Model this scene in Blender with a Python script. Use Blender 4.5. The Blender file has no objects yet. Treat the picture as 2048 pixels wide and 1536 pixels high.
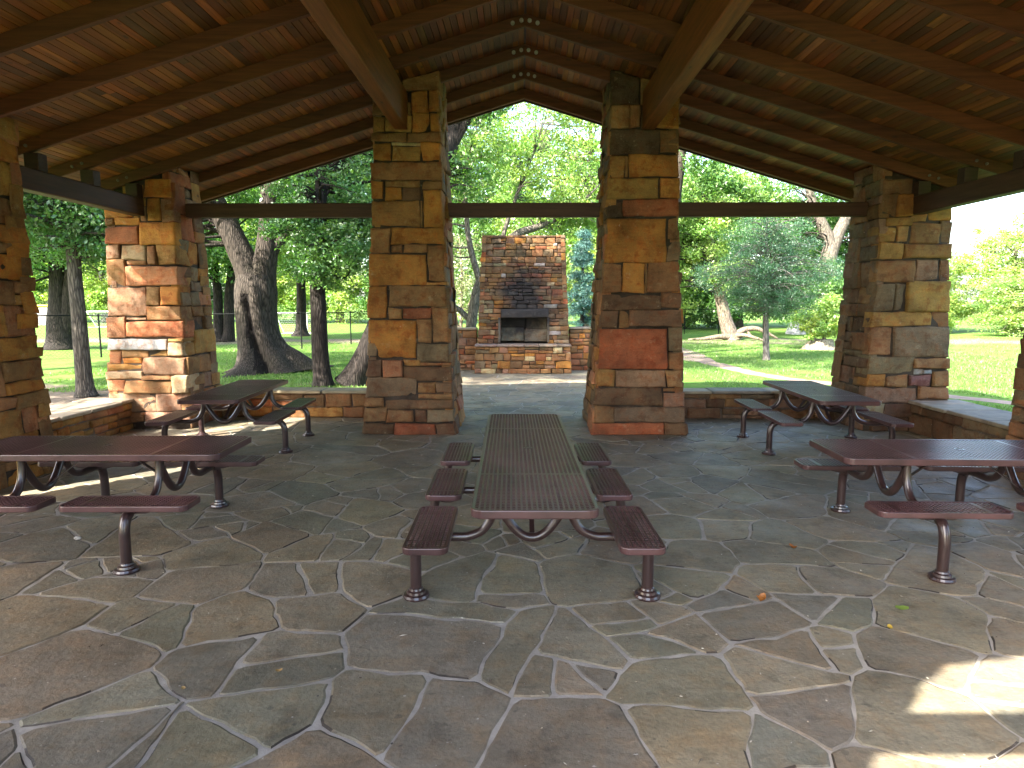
import bpy, math, random
import numpy as np
from mathutils import Vector

R = random.Random(7)
NP = np.random.RandomState(11)
C = bpy.context.scene.collection
PI = math.pi

# ------------------------------------------------------------------ helpers
def setp(o, label=None, cat=None, group=None, kind=None):
    if label: o['label'] = label
    if cat: o['category'] = cat
    if group: o['group'] = group
    if kind: o['kind'] = kind
    return o

def empty(name, loc=(0, 0, 0), rz=0.0, **k):
    o = bpy.data.objects.new(name, None)
    o.location = loc; o.rotation_euler = (0, 0, rz); o.empty_display_size = .2
    C.objects.link(o)
    return setp(o, **k)

class MB:
    """Collects vertices, faces and one colour per face; builds ONE mesh object."""
    def __init__(s): s.V = []; s.F = []; s.K = []; s.n = 0
    def add(s, verts, faces, col):
        b = s.n
        s.V.extend([tuple(v) for v in verts]); s.n += len(verts)
        for f in faces:
            s.F.append([i + b for i in f]); s.K.append(col)
    def build(s, name, mat, parent=None, smooth=False, **k):
        me = bpy.data.meshes.new(name)
        me.from_pydata(s.V, [], s.F)
        a = me.attributes.new('col', 'FLOAT_COLOR', 'FACE')
        arr = np.ones((len(s.F), 4), dtype=np.float32)
        arr[:, :3] = np.array([c[:3] for c in s.K], dtype=np.float32).reshape(-1, 3)
        a.data.foreach_set('color', arr.ravel())
        if smooth: me.polygons.foreach_set('use_smooth', [True] * len(s.F))
        me.materials.append(mat); me.update()
        o = bpy.data.objects.new(name, me); C.objects.link(o)
        if parent: o.parent = parent
        return setp(o, **k)

W1 = (1, 1, 1)
def copy_tree(o, parent=None):
    c = o.copy(); C.objects.link(c)
    if parent: c.parent = parent
    for ch in o.children: copy_tree(ch, c)
    return c

def fnoise(P, seed=0, octs=3, f=1.0):
    """Smooth pseudo noise, sums of sines, vectorised; about -1..1."""
    P = np.asarray(P, dtype=float)
    rs = np.random.RandomState(seed + 1000); out = np.zeros(len(P)); amp = 1.; tot = 0
    for o in range(octs):
        acc = np.zeros(len(P))
        for k in range(5):
            d = rs.normal(size=P.shape[1]); d /= np.linalg.norm(d)
            acc += np.sin(P @ d * f * (4 + 3 * rs.rand()) + rs.rand() * 6.28)
        out += amp * acc / 2.6; tot += amp; amp *= .5; f *= 2.1
    return out / tot

def box(mb, c, s, col=W1, rz=0.0):
    x, y, z = c; a, b, h = s[0] / 2, s[1] / 2, s[2] / 2
    cs, sn = math.cos(rz), math.sin(rz)
    v = []
    for dz in (-h, h):
        for dx, dy in ((-a, -b), (a, -b), (a, b), (-a, b)):
            v.append((x + dx * cs - dy * sn, y + dx * sn + dy * cs, z + dz))
    mb.add(v, [(3, 2, 1, 0), (4, 5, 6, 7), (0, 1, 5, 4), (1, 2, 6, 5), (2, 3, 7, 6), (3, 0, 4, 7)], col)

def bbox(mb, c, s, col=W1, b=.008):
    """box with chamfered edges"""
    x, y, z = c; a, d, h = s[0] / 2, s[1] / 2, s[2] / 2
    b = min(b, a * .45, d * .45, h * .45)
    v = []; ix = {}
    for sx in (-1, 1):
        for sy in (-1, 1):
            for sz in (-1, 1):
                for ax in range(3):
                    p = [sx * (a - b), sy * (d - b), sz * (h - b)]
                    p[ax] = (sx * a, sy * d, sz * h)[ax]
                    ix[(sx, sy, sz, ax)] = len(v); v.append((x + p[0], y + p[1], z + p[2]))
    f = []
    for s_ in (-1, 1):
        f.append([ix[(s_, y1, z1, 0)] for y1, z1 in ((-1, -1), (1, -1), (1, 1), (-1, 1))][::s_])
        f.append([ix[(x1, s_, z1, 1)] for x1, z1 in ((-1, -1), (-1, 1), (1, 1), (1, -1))][::s_])
        f.append([ix[(x1, y1, s_, 2)] for x1, y1 in ((-1, -1), (1, -1), (1, 1), (-1, 1))][::s_])
    for s1 in (-1, 1):
        for s2 in (-1, 1):
            f.append([ix[(s1, s2, -1, 0)], ix[(s1, s2, -1, 1)], ix[(s1, s2, 1, 1)], ix[(s1, s2, 1, 0)]])
            f.append([ix[(s1, -1, s2, 0)], ix[(s1, -1, s2, 2)], ix[(s1, 1, s2, 2)], ix[(s1, 1, s2, 0)]])
            f.append([ix[(-1, s1, s2, 1)], ix[(-1, s1, s2, 2)], ix[(1, s1, s2, 2)], ix[(1, s1, s2, 1)]])
            for s3 in (-1, 1):
                f.append([ix[(s1, s2, s3, 0)], ix[(s1, s2, s3, 1)], ix[(s1, s2, s3, 2)]])
    mb.add(v, f, col)

def frames(pts):
    P = [Vector(p) for p in pts]; T = []
    for i in range(len(P)):
        a = P[max(i - 1, 0)]; b = P[min(i + 1, len(P) - 1)]
        t = (b - a); T.append(t.normalized() if t.length > 1e-9 else Vector((0, 0, 1)))
    n = T[0].orthogonal().normalized(); out = []
    for t in T:
        n = (n - t * n.dot(t))
        n = n.normalized() if n.length > 1e-6 else t.orthogonal().normalized()
        out.append((n, t.cross(n)))
    return P, out

def tube(mb, pts, rad, seg=8, col=W1, caps=True, rfun=None, colfun=None):
    P, fr = frames(pts); v = []; f = []; k = []
    for i, (p, (n, b)) in enumerate(zip(P, fr)):
        r = rad[i] if hasattr(rad, '__len__') else rad
        for j in range(seg):
            a = 2 * PI * j / seg
            d = n * math.cos(a) + b * math.sin(a)
            rr = r * (rfun(p, d, r) if rfun else 1.)
            v.append(p + d * rr)
    for i in range(len(P) - 1):
        for j in range(seg):
            q = (i * seg + j, i * seg + (j + 1) % seg, (i + 1) * seg + (j + 1) % seg, (i + 1) * seg + j)
            f.append(q)
    if colfun is None:
        if caps:
            f.append(tuple(range(seg))[::-1]); f.append(tuple((len(P) - 1) * seg + j for j in range(seg)))
        mb.add(v, f, col)
    else:
        for q in f:
            c = sum((v[i] for i in q), Vector()) / 4
            k.append(colfun(c))
        b = mb.n; mb.V.extend([tuple(x) for x in v]); mb.n += len(v)
        for q, c in zip(f, k): mb.F.append([i + b for i in q]); mb.K.append(c)

def lathe(mb, c, prof, seg=16, col=W1):
    v = []; f = []
    for r, z in prof:
        for j in range(seg):
            a = 2 * PI * j / seg
            v.append((c[0] + r * math.cos(a), c[1] + r * math.sin(a), c[2] + z))
    for i in range(len(prof) - 1):
        for j in range(seg):
            f.append((i * seg + j, i * seg + (j + 1) % seg, (i + 1) * seg + (j + 1) % seg, (i + 1) * seg + j))
    f.append(tuple((len(prof) - 1) * seg + j for j in range(seg)))
    mb.add(v, f, col)

def smoothpath(pts, n=6):
    """Catmull-Rom through points (any dimension)"""
    P = [np.array(p, float) for p in pts]; P = [2 * P[0] - P[1]] + P + [2 * P[-1] - P[-2]]
    out = []
    for i in range(1, len(P) - 2):
        for k in range(n):
            t = k / n
            out.append(.5 * ((2 * P[i]) + (-P[i - 1] + P[i + 1]) * t + (2 * P[i - 1] - 5 * P[i] + 4 * P[i + 1] - P[i + 2]) * t * t + (-P[i - 1] + 3 * P[i] - 3 * P[i + 1] + P[i + 2]) * t ** 3))
    out.append(P[-2]); return out

def jit(c, a=.12, r=R):
    k = 1 + r.uniform(-a, a)
    return tuple(max(0., min(1., x * k * (1 + r.uniform(-a * .35, a * .35)))) for x in c)

# ------------------------------------------------------------------ materials
class N:
    def __init__(s, name):
        s.m = bpy.data.materials.new(name); s.m.use_nodes = True
        s.t = s.m.node_tree; s.t.nodes.clear()
        s.out = s.new('ShaderNodeOutputMaterial')
    def new(s, typ, **k):
        n = s.t.nodes.new(typ)
        for a, v in k.items():
            if a.startswith('i_'):
                key = a[2:]
                key = int(key) if key.isdigit() else key.replace('_', ' ')
                n.inputs[key].default_value = v
            else: setattr(n, a, v)
        return n
    def l(s, a, b): s.t.links.new(a, b)
    def attr(s): return s.new('ShaderNodeAttribute', attribute_name='col').outputs['Color']
    def coord(s, which='Object', scale=(1, 1, 1)):
        c = s.new('ShaderNodeTexCoord').outputs[which]
        m = s.new('ShaderNodeMapping'); m.inputs['Scale'].default_value = scale
        s.l(c, m.inputs['Vector']); return m.outputs[0]
    def noise(s, vec, scale, detail=4, rough=.55, w=None):
        n = s.new('ShaderNodeTexNoise', noise_dimensions='4D' if w is not None else '3D')
        n.inputs['Scale'].default_value = scale; n.inputs['Detail'].default_value = detail; n.inputs['Roughness'].default_value = rough
        s.l(vec, n.inputs['Vector'])
        if w is not None: s.l(w, n.inputs['W'])
        return n.outputs['Fac']
    def ramp(s, fac, stops):
        r = s.new('ShaderNodeValToRGB'); e = r.color_ramp.elements
        while len(e) < len(stops): e.new(.5)
        for q, (p, c) in zip(e, stops):
            q.position = p; q.color = (c, c, c, 1) if not hasattr(c, '__len__') else (*c, 1)
        s.l(fac, r.inputs[0]); return r.outputs[0]
    def mix(s, fac, a, b, mode='MIX'):
        m = s.new('ShaderNodeMix', data_type='RGBA', blend_type=mode)
        for sock, v in ((m.inputs[0], fac), (m.inputs[6], a), (m.inputs[7], b)):
            if hasattr(v, 'links'): s.l(v, sock)
            elif hasattr(v, '__len__'): sock.default_value = (*v[:3], 1)
            else: sock.default_value = v if sock.type == 'VALUE' else (v, v, v, 1)
        return m.outputs[2]
    def math(s, op, a, b=0.):
        m = s.new('ShaderNodeMath', operation=op)
        for sock, v in ((m.inputs[0], a), (m.inputs[1], b)):
            if hasattr(v, 'links'): s.l(v, sock)
            else: sock.default_value = v
        return m.outputs[0]
    def bump(s, h, strength=.4, dist=.01, normal=None):
        b = s.new('ShaderNodeBump'); b.inputs['Strength'].default_value = strength; b.inputs['Distance'].default_value = dist
        s.l(h, b.inputs['Height'])
        if normal: s.l(normal, b.inputs['Normal'])
        return b.outputs[0]
    def finish(s, color, rough=.8, normal=None, metallic=0., coat=0., spec=.5):
        p = s.new('ShaderNodeBsdfPrincipled')
        for key, v in (('Base Color', color), ('Roughness', rough), ('Metallic', metallic), ('Coat Weight', coat), ('Specular IOR Level', spec)):
            sock = p.inputs[key]
            if hasattr(v, 'links'): s.l(v, sock)
            elif hasattr(v, '__len__'): sock.default_value = (*v[:3], 1)
            else: sock.default_value = v
        if normal: s.l(normal, p.inputs['Normal'])
        s.l(p.outputs[0], s.out.inputs[0]); return s.m

def mat_stone(name, soot=False, sc=(.12, .45, 1.75), ss=(1., .4, .85), sr=((.42, .95), (1.05, 0.))):
    n = N(name); v = n.coord(); a = n.attr()
    big = n.noise(v, 2.6, 5, .6); mid = n.noise(v, 9, 6, .65); fine = n.noise(v, 60, 6, .7)
    vs = n.coord(scale=(3, 3, 14)); streak = n.noise(vs, 2.2, 5, .6)
    c = n.mix(1., a, n.ramp(big, [(.3, .6), (.7, 1.32)]), 'MULTIPLY')
    c = n.mix(n.ramp(mid, [(.48, 0.), (.66, .7)]), c, n.mix(1., c, (1.2, .76, .5), 'MULTIPLY'))
    blot = n.noise(v, 4.5, 6, .7)
    c = n.mix(n.ramp(blot, [(.53, 0.), (.62, .6)]), c, n.mix(1., c, (.5, .47, .45), 'MULTIPLY'))
    pale = n.noise(n.coord(scale=(1., 1.1, 1.2)), 6.5, 7, .7)
    c = n.mix(n.ramp(pale, [(.6, 0.), (.72, .35)]), c, (.42, .34, .22))
    c = n.mix(n.ramp(streak, [(.5, 0.), (.75, .5)]), c, n.mix(1., c, (.55, .52, .5), 'MULTIPLY'))
    c = n.mix(1., c, n.ramp(fine, [(.25, .72), (.75, 1.2)]), 'MULTIPLY')
    spot = n.noise(v, 23, 3, .5)
    c = n.mix(n.ramp(spot, [(.72, 0.), (.78, .35)]), c, (.5, .46, .4))
    if soot:
        g = n.new('ShaderNodeVectorMath', operation='DISTANCE'); g.inputs[1].default_value = sc
        mp = n.coord(scale=ss); n.l(mp, g.inputs[0])
        d = n.math('ADD', g.outputs['Value'], n.math('MULTIPLY', n.math('SUBTRACT', n.noise(v, 3.2, 5, .6), .5), 1.3))
        c = n.mix(n.ramp(d, list(sr)), c, (.014, .013, .015))
    h = n.math('ADD', n.math('MULTIPLY', mid, .8), n.math('MULTIPLY', fine, .35))
    return n.finish(c, n.ramp(fine, [(.2, .7), (.8, .95)]), n.bump(h, 1., .03), spec=.3)

def mat_flag():
    n = N('flagstone'); v = n.coord(); a = n.attr()
    big = n.noise(v, 1.7, 5, .6); mid = n.noise(v, 7, 7, .68); fine = n.noise(v, 45, 6, .7)
    vs = n.coord(scale=(2, 7, 1)); st = n.noise(vs, 2.5, 6, .65)
    c = n.mix(1., a, n.ramp(big, [(.3, .75), (.7, 1.25)]), 'MULTIPLY')
    c = n.mix(n.ramp(mid, [(.46, 0.), (.64, .75)]), c, n.mix(1., c, (1.16, .97, .8), 'MULTIPLY'))
    bl = n.noise(n.coord(scale=(1.3, 1, 1)), 3.1, 7, .72)
    c = n.mix(n.ramp(bl, [(.53, 0.), (.63, .6)]), c, n.mix(1., c, (.52, .5, .5), 'MULTIPLY'))
    pl = n.noise(v, 4.3, 8, .75)
    c = n.mix(n.ramp(pl, [(.58, 0.), (.7, .4)]), c, (.3, .265, .215))
    c = n.mix(n.ramp(st, [(.5, 0.), (.7, .55)]), c, n.mix(1., c, (.6, .62, .62), 'MULTIPLY'))
    c = n.mix(1., c, n.ramp(fine, [(.25, .75), (.75, 1.2)]), 'MULTIPLY')
    sp = n.noise(v, 15, 2, .4)
    c = n.mix(n.ramp(sp, [(.71, 0.), (.75, .5)]), c, (.05, .045, .04))
    sp2 = n.noise(n.coord(scale=(1, 1.3, 1)), 33, 2, .4)
    c = n.mix(n.ramp(sp2, [(.745, 0.), (.77, .6)]), c, (.5, .48, .45))
    st2 = n.noise(v, .55, 4, .6)
    c = n.mix(n.ramp(st2, [(.56, 0.), (.7, .5)]), c, n.mix(1., c, (.5, .52, .5), 'MULTIPLY'))
    rgh = n.ramp(n.noise(v, 2.2, 5, .6), [(.35, .42), (.65, .75)])
    h = n.math('ADD', mid, n.math('MULTIPLY', fine, .4))
    return n.finish(c, rgh, n.bump(h, .8, .014), spec=.45)

def mat_plain(name, col, rough=.7, var=.25, scale=8, bump=.2, useattr=False, metallic=0., coat=0., spec=.5, dist=.005):
    n = N(name); v = n.coord(); nz = n.noise(v, scale, 5, .6); fn = n.noise(v, scale * 7, 4, .6)
    base = n.attr() if useattr else col
    c = n.mix(1., base, n.ramp(nz, [(.3, 1 - var), (.7, 1 + var)]), 'MULTIPLY')
    return n.finish(c, rough, n.bump(fn, bump, dist) if bump else None, metallic, coat, spec)

def mat_wood(name, along=1, useattr=True, col=(.2, .1, .05), rough=.6):
    n = N(name); a = n.attr() if useattr else None
    sc = [28, 28, 28]; sc[along] = 1.6
    v = n.coord(scale=tuple(sc))
    src = a if a else n.new('ShaderNodeRGB').outputs[0]
    w = None
    if a:
        sep = n.new('ShaderNodeSeparateColor'); n.l(a, sep.inputs[0]); w = n.math('MULTIPLY', sep.outputs[0], 300.)
    g = n.noise(v, 1., 6, .65, w=w)
    sc2 = [9, 9, 9]; sc2[along] = 1.1
    g2 = n.noise(n.coord(scale=tuple(sc2)), 1., 4, .6, w=w)
    c = n.mix(1., a if a else col, n.ramp(g, [(.3, .55), (.7, 1.35)]), 'MULTIPLY')
    c = n.mix(n.ramp(g2, [(.5, 0.), (.75, .5)]), c, n.mix(1., c, (.5, .42, .38), 'MULTIPLY'))
    sk = [7, 7, 7]; sk[along] = 2.6
    vo = n.new('ShaderNodeTexVoronoi'); vo.inputs['Scale'].default_value = 1.; n.l(n.coord(scale=tuple(sk)), vo.inputs['Vector'])
    c = n.mix(n.ramp(vo.outputs['Distance'], [(.07, .75), (.14, 0.)]), c, (.035, .018, .01))
    return n.finish(c, rough, n.bump(g, .35, .006), spec=.35)

def mat_leaf(name, trans=.38, gloss=.06):
    n = N(name); a = n.attr()
    d = n.new('ShaderNodeBsdfDiffuse'); n.l(a, d.inputs[0])
    t = n.new('ShaderNodeBsdfTranslucent'); n.l(n.mix(1., a, (1.5, 1.7, .7), 'MULTIPLY'), t.inputs[0])
    m = n.new('ShaderNodeMixShader'); m.inputs[0].default_value = trans; n.l(d.outputs[0], m.inputs[1]); n.l(t.outputs[0], m.inputs[2])
    g = n.new('ShaderNodeBsdfGlossy'); g.inputs['Roughness'].default_value = .45; g.inputs[0].default_value = (.8, .85, .8, 1)
    m2 = n.new('ShaderNodeMixShader'); m2.inputs[0].default_value = gloss; n.l(m.outputs[0], m2.inputs[1]); n.l(g.outputs[0], m2.inputs[2])
    n.l(m2.outputs[0], n.out.inputs[0]); return n.m

def mat_bark(name):
    n = N(name); a = n.attr()
    v = n.coord(scale=(16, 16, 2.6)); g = n.noise(v, 1.3, 6, .7)
    vo = n.new('ShaderNodeTexVoronoi', feature='DISTANCE_TO_EDGE'); vo.inputs['Scale'].default_value = 1.1
    dv = n.new('ShaderNodeVectorMath', operation='ADD'); n.l(v, dv.inputs[0])
    nc = n.new('ShaderNodeTexNoise'); nc.inputs['Scale'].default_value = 1.; n.l(v, nc.inputs['Vector']); n.l(nc.outputs['Color'], dv.inputs[1])
    n.l(dv.outputs[0], vo.inputs['Vector'])
    e = n.ramp(vo.outputs['Distance'], [(.0, .35), (.22, 1.15)])
    c = n.mix(1., n.mix(1., a, n.ramp(g, [(.3, .6), (.7, 1.35)]), 'MULTIPLY'), e, 'MULTIPLY')
    big = n.noise(n.coord(), 1.2, 4, .6)
    c = n.mix(n.ramp(big, [(.52, 0.), (.7, .5)]), c, n.mix(1., c, (.8, .95, .75), 'MULTIPLY'))
    h = n.math('ADD', vo.outputs['Distance'], n.math('MULTIPLY', g, .5))
    return n.finish(c, .9, n.bump(h, .9, .04), spec=.2)

def mat_ground():
    n = N('lawn_ground'); v = n.coord()
    sep = n.new('ShaderNodeSeparateXYZ'); n.l(v, sep.inputs[0])
    big = n.noise(v, .16, 4, .6); mid = n.noise(v, .9, 5, .65); fine = n.noise(v, 14, 5, .7)
    g = n.ramp(mid, [(.3, (.07, .15, .025)), (.55, (.105, .185, .035)), (.75, (.155, .205, .055))])
    g = n.mix(1., g, n.ramp(fine, [(.25, .6), (.75, 1.35)]), 'MULTIPLY')
    dirt = n.ramp(fine, [(.3, (.13, .1, .075)), (.7, (.25, .2, .15))])
    # bare earth: worn strip along the shady wall and round the old trees
    d1 = n.math('SUBTRACT', n.math('MULTIPLY', n.noise(v, .55, 5, .6), 8.), n.math('ABSOLUTE', n.math('SUBTRACT', sep.outputs[1], 13.0)))
    left = n.math('LESS_THAN', sep.outputs[0], -2.0)
    m1 = n.math('MULTIPLY', n.ramp(n.math('ADD', n.math('MULTIPLY', d1, .3), -.35), [(.0, 0.), (.35, 1.)]), left)
    d2 = n.math('SUBTRACT', n.math('MULTIPLY', n.noise(v, .4, 5, .6), 10.), n.math('ABSOLUTE', n.math('SUBTRACT', sep.outputs[1], 33.0)))
    m2 = n.ramp(n.math('ADD', n.math('MULTIPLY', d2, .2), -.45), [(.0, 0.), (.35, .9)])
    m = n.math('MAXIMUM', m1, m2)
    c = n.mix(m, g, dirt)
    pb = n.ramp(n.noise(v, .7, 5, .7), [(.66, 0.), (.74, .8)])
    c = n.mix(pb, c, dirt)
    return n.finish(c, .95, n.bump(n.math('ADD', fine, mid), .8, .05), spec=.1)

M = dict(
    stone=mat_stone('rubble_stone'), soot=mat_stone('sooty_stone', True), firebox=mat_stone('sooty_firebox', True, (0., .3, 1.6), (.55, .4, 1.), ((.3, .97), (.8, .2))), flag=mat_flag(),
    mortar=mat_plain('mortar', (.33, .305, .27), .85, .22, 9, .5),
    slab=mat_plain('slab_stone', (.3, .28, .25), .75, .3, 5, .4, useattr=True, dist=.01),
    deck=mat_wood('deck_board', 1), raft=mat_wood('rafter_wood', 0), beam=mat_wood('beam_wood', 1), tie=mat_wood('tie_wood', 0),
    roof=mat_plain('roofing', (.12, .11, .1), .9, .2, 3, .3),
    steel=mat_plain('brown_coated_steel', (.066, .0305, .031), .3, .5, 2.6, .06, coat=.0),
    post=mat_plain('dark_brown_coated_steel', (.034, .018, .017), .28, .2, 5, .06, coat=.3),
    bolt=mat_plain('galvanised_bolt', (.36, .34, .31), .55, .2, 30, .2, metallic=.4),
    rust=mat_plain('dull_bolt', (.13, .11, .095), .7, .3, 30, .2), leaf=mat_leaf('leaf'), needle=mat_leaf('needle', .15, .05), bark=mat_bark('bark'), ground=mat_ground(),
    path=mat_plain('path_earth', (.2, .145, .11), .95, .25, 1.5, .5, dist=.02),
    blackmetal=mat_plain('black_coated_wire', (.010, .011, .011), .85, .1, 20, 0, spec=.08),
    white=mat_plain('white_paint', (.8, .8, .8), .5, .06, 4, 0),
    net=mat_plain('white_net', (.7, .72, .72), .9, .05, 4, 0),
    greywood=mat_wood('grey_weathered_wood', 2),
    yellow=mat_plain('yellow_plastic', (.6, .45, .03), .5, .1, 4, 0),
    dry=mat_leaf('dry_leaf', .2, .03), grass=mat_leaf('grass_blade', .4, .04),
    chip=mat_plain('litter_chip', (.1, .08, .06), .9, .3, 20, 0, useattr=True),
)

SUN_E, SKY_S, EXPO = 4.2, .15, 3.1
LAY_LI=('0.48,1,4.79,5.05,t 0.59,0.86,4.5,4.79,o 0.86,1,4.5,4.79,o 0.59,0.87,4.24,4.5,o 0.87,1,4.24,4.5,o 0,0.59,4.47,4.66,t 0,0.19,4.24,4.47,y 0.2,0.58,4.24,4.46,y 0,0.51,4.11,4.24,t 0.52,1,4.11,4.24,t 0,0.28,3.86,4.1,o 0.29,0.72,3.86,4.05,y 0.29,0.73,4.05,4.11,c 0.73,1,3.86,4.1,o 0,1,3.59,3.85,t 0,0.17,3.34,3.58,o 0.18,0.7,3.49,3.58,t 0.18,0.43,3.32,3.49,o 0.44,0.7,3.32,3.49,b 0.71,1,3.45,3.58,t 0.73,1,2.94,3.45,o 0,0.68,2.95,3.31,y 0.69,0.72,2.94,3.31,t 0,0.26,2.58,2.94,t 0.27,1,2.7,2.94,o 0.27,0.43,2.58,2.7,t 0.44,0.77,2.58,2.7,t 0,0.76,2.13,2.57,o 0.77,1,2.18,2.69,t 0.74,1,2.13,2.18,y 0,0.24,1.67,2.12,o 0.25,1,1.82,2.12,t 0.25,0.42,1.66,1.81,t 0.43,0.8,1.66,1.81,r 0.8,1,1.31,1.81,t 0,0.6,1.09,1.65,O 0.6,0.79,1.31,1.65,t 0.6,1,1.04,1.3,g 0,0.18,0.83,1.08,b 0.19,0.43,0.82,1.08,s 0.44,0.64,0.99,1.08,y 0.44,1,0.76,0.98,b 0.64,1,0.99,1.04,t 0,0.59,0.54,0.82,g 0.6,0.82,0.59,0.75,t 0.82,1,0.59,0.75,b 0.6,1,0.51,0.59,t 0,0.21,0.4,0.53,t 0.22,1,0.36,0.51,b 0,0.25,0.18,0.39,t 0.26,0.55,0.18,0.36,t 0.56,0.7,0.18,0.36,b 0.7,1,0.18,0.36,g 0,0.34,0,0.17,b 0.34,0.79,0,0.17,r 0.8,1,0,0.17,b')
LAY_RI=('0,0.42,4.6,5.08,k 0.43,0.66,4.6,5.02,t 0,0.27,4.28,4.59,t 0.27,0.43,4.29,4.59,t 0.67,1,4.28,4.66,o 0.44,0.67,4.28,4.59,b 0,0.74,3.92,4.27,k 0.74,1,3.94,4.27,t 0,0.23,3.62,3.91,y 0.23,0.28,3.62,3.91,t 0.28,1,3.63,3.93,o 0,0.72,3.32,3.61,y 0.73,1,3.33,3.62,o 0,0.21,3.06,3.31,k 0.22,1,3.08,3.32,r 0,0.83,2.44,3.06,o 0.84,1,2.76,3.07,t 0.83,1,2.47,2.75,g 0,0.24,2.02,2.43,t 0.24,0.54,2.02,2.44,o 0.54,0.57,2.02,2.44,t 0.57,1,2.03,2.47,t 0,0.76,1.78,2.01,b 0.76,1,1.8,2.03,b 0,0.21,1.53,1.78,b 0.22,0.35,1.54,1.78,t 0.35,1,1.55,1.79,b 0,0.83,0.94,1.53,R 0.84,1,1.19,1.54,g 0.84,1,0.94,1.19,t 0,0.2,0.69,0.94,y 0.21,0.8,0.69,0.93,p 0.81,1,0.69,0.93,t 0,0.76,0.43,0.68,b 0.77,1,0.62,0.68,t 0.76,1,0.41,0.61,p 0,0.21,0.18,0.42,t 0.21,1,0.18,0.41,g 0,0.76,0,0.18,r 0.76,1,0,0.18,b')
LAY_LC=('0.59,1,3.39,3.66,O 0.23,0.58,3.39,3.58,y 0.6,0.82,3.06,3.39,o 0.83,1,3.05,3.39,p 0,0.6,3.28,3.39,y 0,0.39,3.11,3.28,o 0.39,0.5,3.11,3.28,y 0.5,0.59,3.06,3.28,p 0,0.13,3,3.11,t 0.14,0.49,3,3.11,o 0,0.49,2.74,2.99,r 0.49,1,2.73,3.05,o 0,0.2,2.52,2.73,p 0.21,0.58,2.5,2.73,c 0.58,0.71,2.43,2.73,t 0.72,1,2.43,2.73,y 0,0.26,2.13,2.51,t 0.27,0.57,2.43,2.5,t 0.27,1,2.13,2.42,s 0,0.55,1.68,2.12,p 0.55,0.74,1.84,2.12,t 0.74,1,1.84,2.12,o 0.54,1,1.62,1.84,t 0,0.24,1.37,1.67,s 0.25,0.54,1.63,1.67,p 0.24,1,1.37,1.62,S 0,0.79,1.2,1.36,w 0.8,1,1.31,1.36,y 0.79,1,1.09,1.31,c 0,0.17,0.98,1.19,s 0.18,0.53,1.08,1.19,t 0.53,0.78,1.09,1.19,y 0.18,0.44,0.98,1.07,o 0,0.44,0.88,0.98,y 0.44,1,0.81,1.08,p 0,0.44,0.75,0.87,c 0.44,0.81,0.74,0.81,t 0,0.21,0.56,0.74,s 0.22,0.8,0.55,0.74,t 0.81,1,0.54,0.81,c 0,0.59,0.26,0.55,p 0.59,1,0.26,0.54,p 0,0.46,0.11,0.26,t 0.46,1,0.11,0.26,p')
LAY_RC=('0,0.44,3.43,3.64,t 0.45,0.65,3.35,3.55,t 0.65,1,3.35,3.51,b 0,0.22,3.11,3.43,t 0.22,0.45,3.11,3.43,o 0.45,0.65,3.16,3.35,b 0.44,0.66,3.03,3.15,y 0.66,1,3.05,3.35,Y 0.08,0.44,2.97,3.11,y 0,0.23,2.75,2.97,y 0.23,0.43,2.75,2.97,y 0.44,0.86,2.73,3.03,t 0.86,1,2.72,3.04,p 0,0.35,2.51,2.74,Y 0.35,1,2.51,2.72,y 0,0.53,2.17,2.5,t 0.54,0.86,2.2,2.5,p 0.87,1,2.2,2.5,t 0,0.27,1.76,2.16,g 0.27,0.42,1.76,2.16,g 0.43,1,1.75,2.19,Y 0,0.79,1.54,1.76,Y 0.79,1,1.49,1.75,t 0,0.29,1.12,1.54,t 0.3,1,1.1,1.54,g 0,0.57,0.84,1.11,g 0.57,1,0.93,1.09,t 0.58,0.69,0.84,0.92,w 0.69,0.81,0.85,0.92,w 0,0.23,0.66,0.84,o 0.24,0.51,0.65,0.84,t 0.52,0.81,0.67,0.84,m 0.82,1,0.67,0.9,t 0,0.64,0.41,0.65,p 0.64,1,0.48,0.66,t 0,0.24,0.25,0.41,c 0.24,0.64,0.22,0.41,b 0.65,1,0.22,0.48,b 0.08,0.54,0,0.22,b 0.55,1,0,0.22,t')
# ------------------------------------------------------------------ masonry
PAL = dict(o=(0.3330, 0.1465, 0.0318), O=(0.3730, 0.1530, 0.0286), y=(0.2797, 0.1498, 0.0445), Y=(0.3330, 0.1823, 0.0477), t=(0.2264, 0.1172, 0.0477), b=(0.1332, 0.0730, 0.0369),
           r=(0.2398, 0.0814, 0.0331), R=(0.2797, 0.0847, 0.0318), p=(0.2198, 0.1270, 0.0764), g=(0.1665, 0.1140, 0.0636), c=(0.3463, 0.2670, 0.1527), k=(0.0866, 0.0554, 0.0305),
           w=(0.2664, 0.2540, 0.2482), s=(0.3064, 0.1368, 0.0636), S=(0.3330, 0.1237, 0.0541), m=(0.1998, 0.0977, 0.0827))
WALLMIX = 'ooyytttttbbrpgggcs'
CHIMMIX = 'tttttbbbsrtppggottgct'

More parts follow.
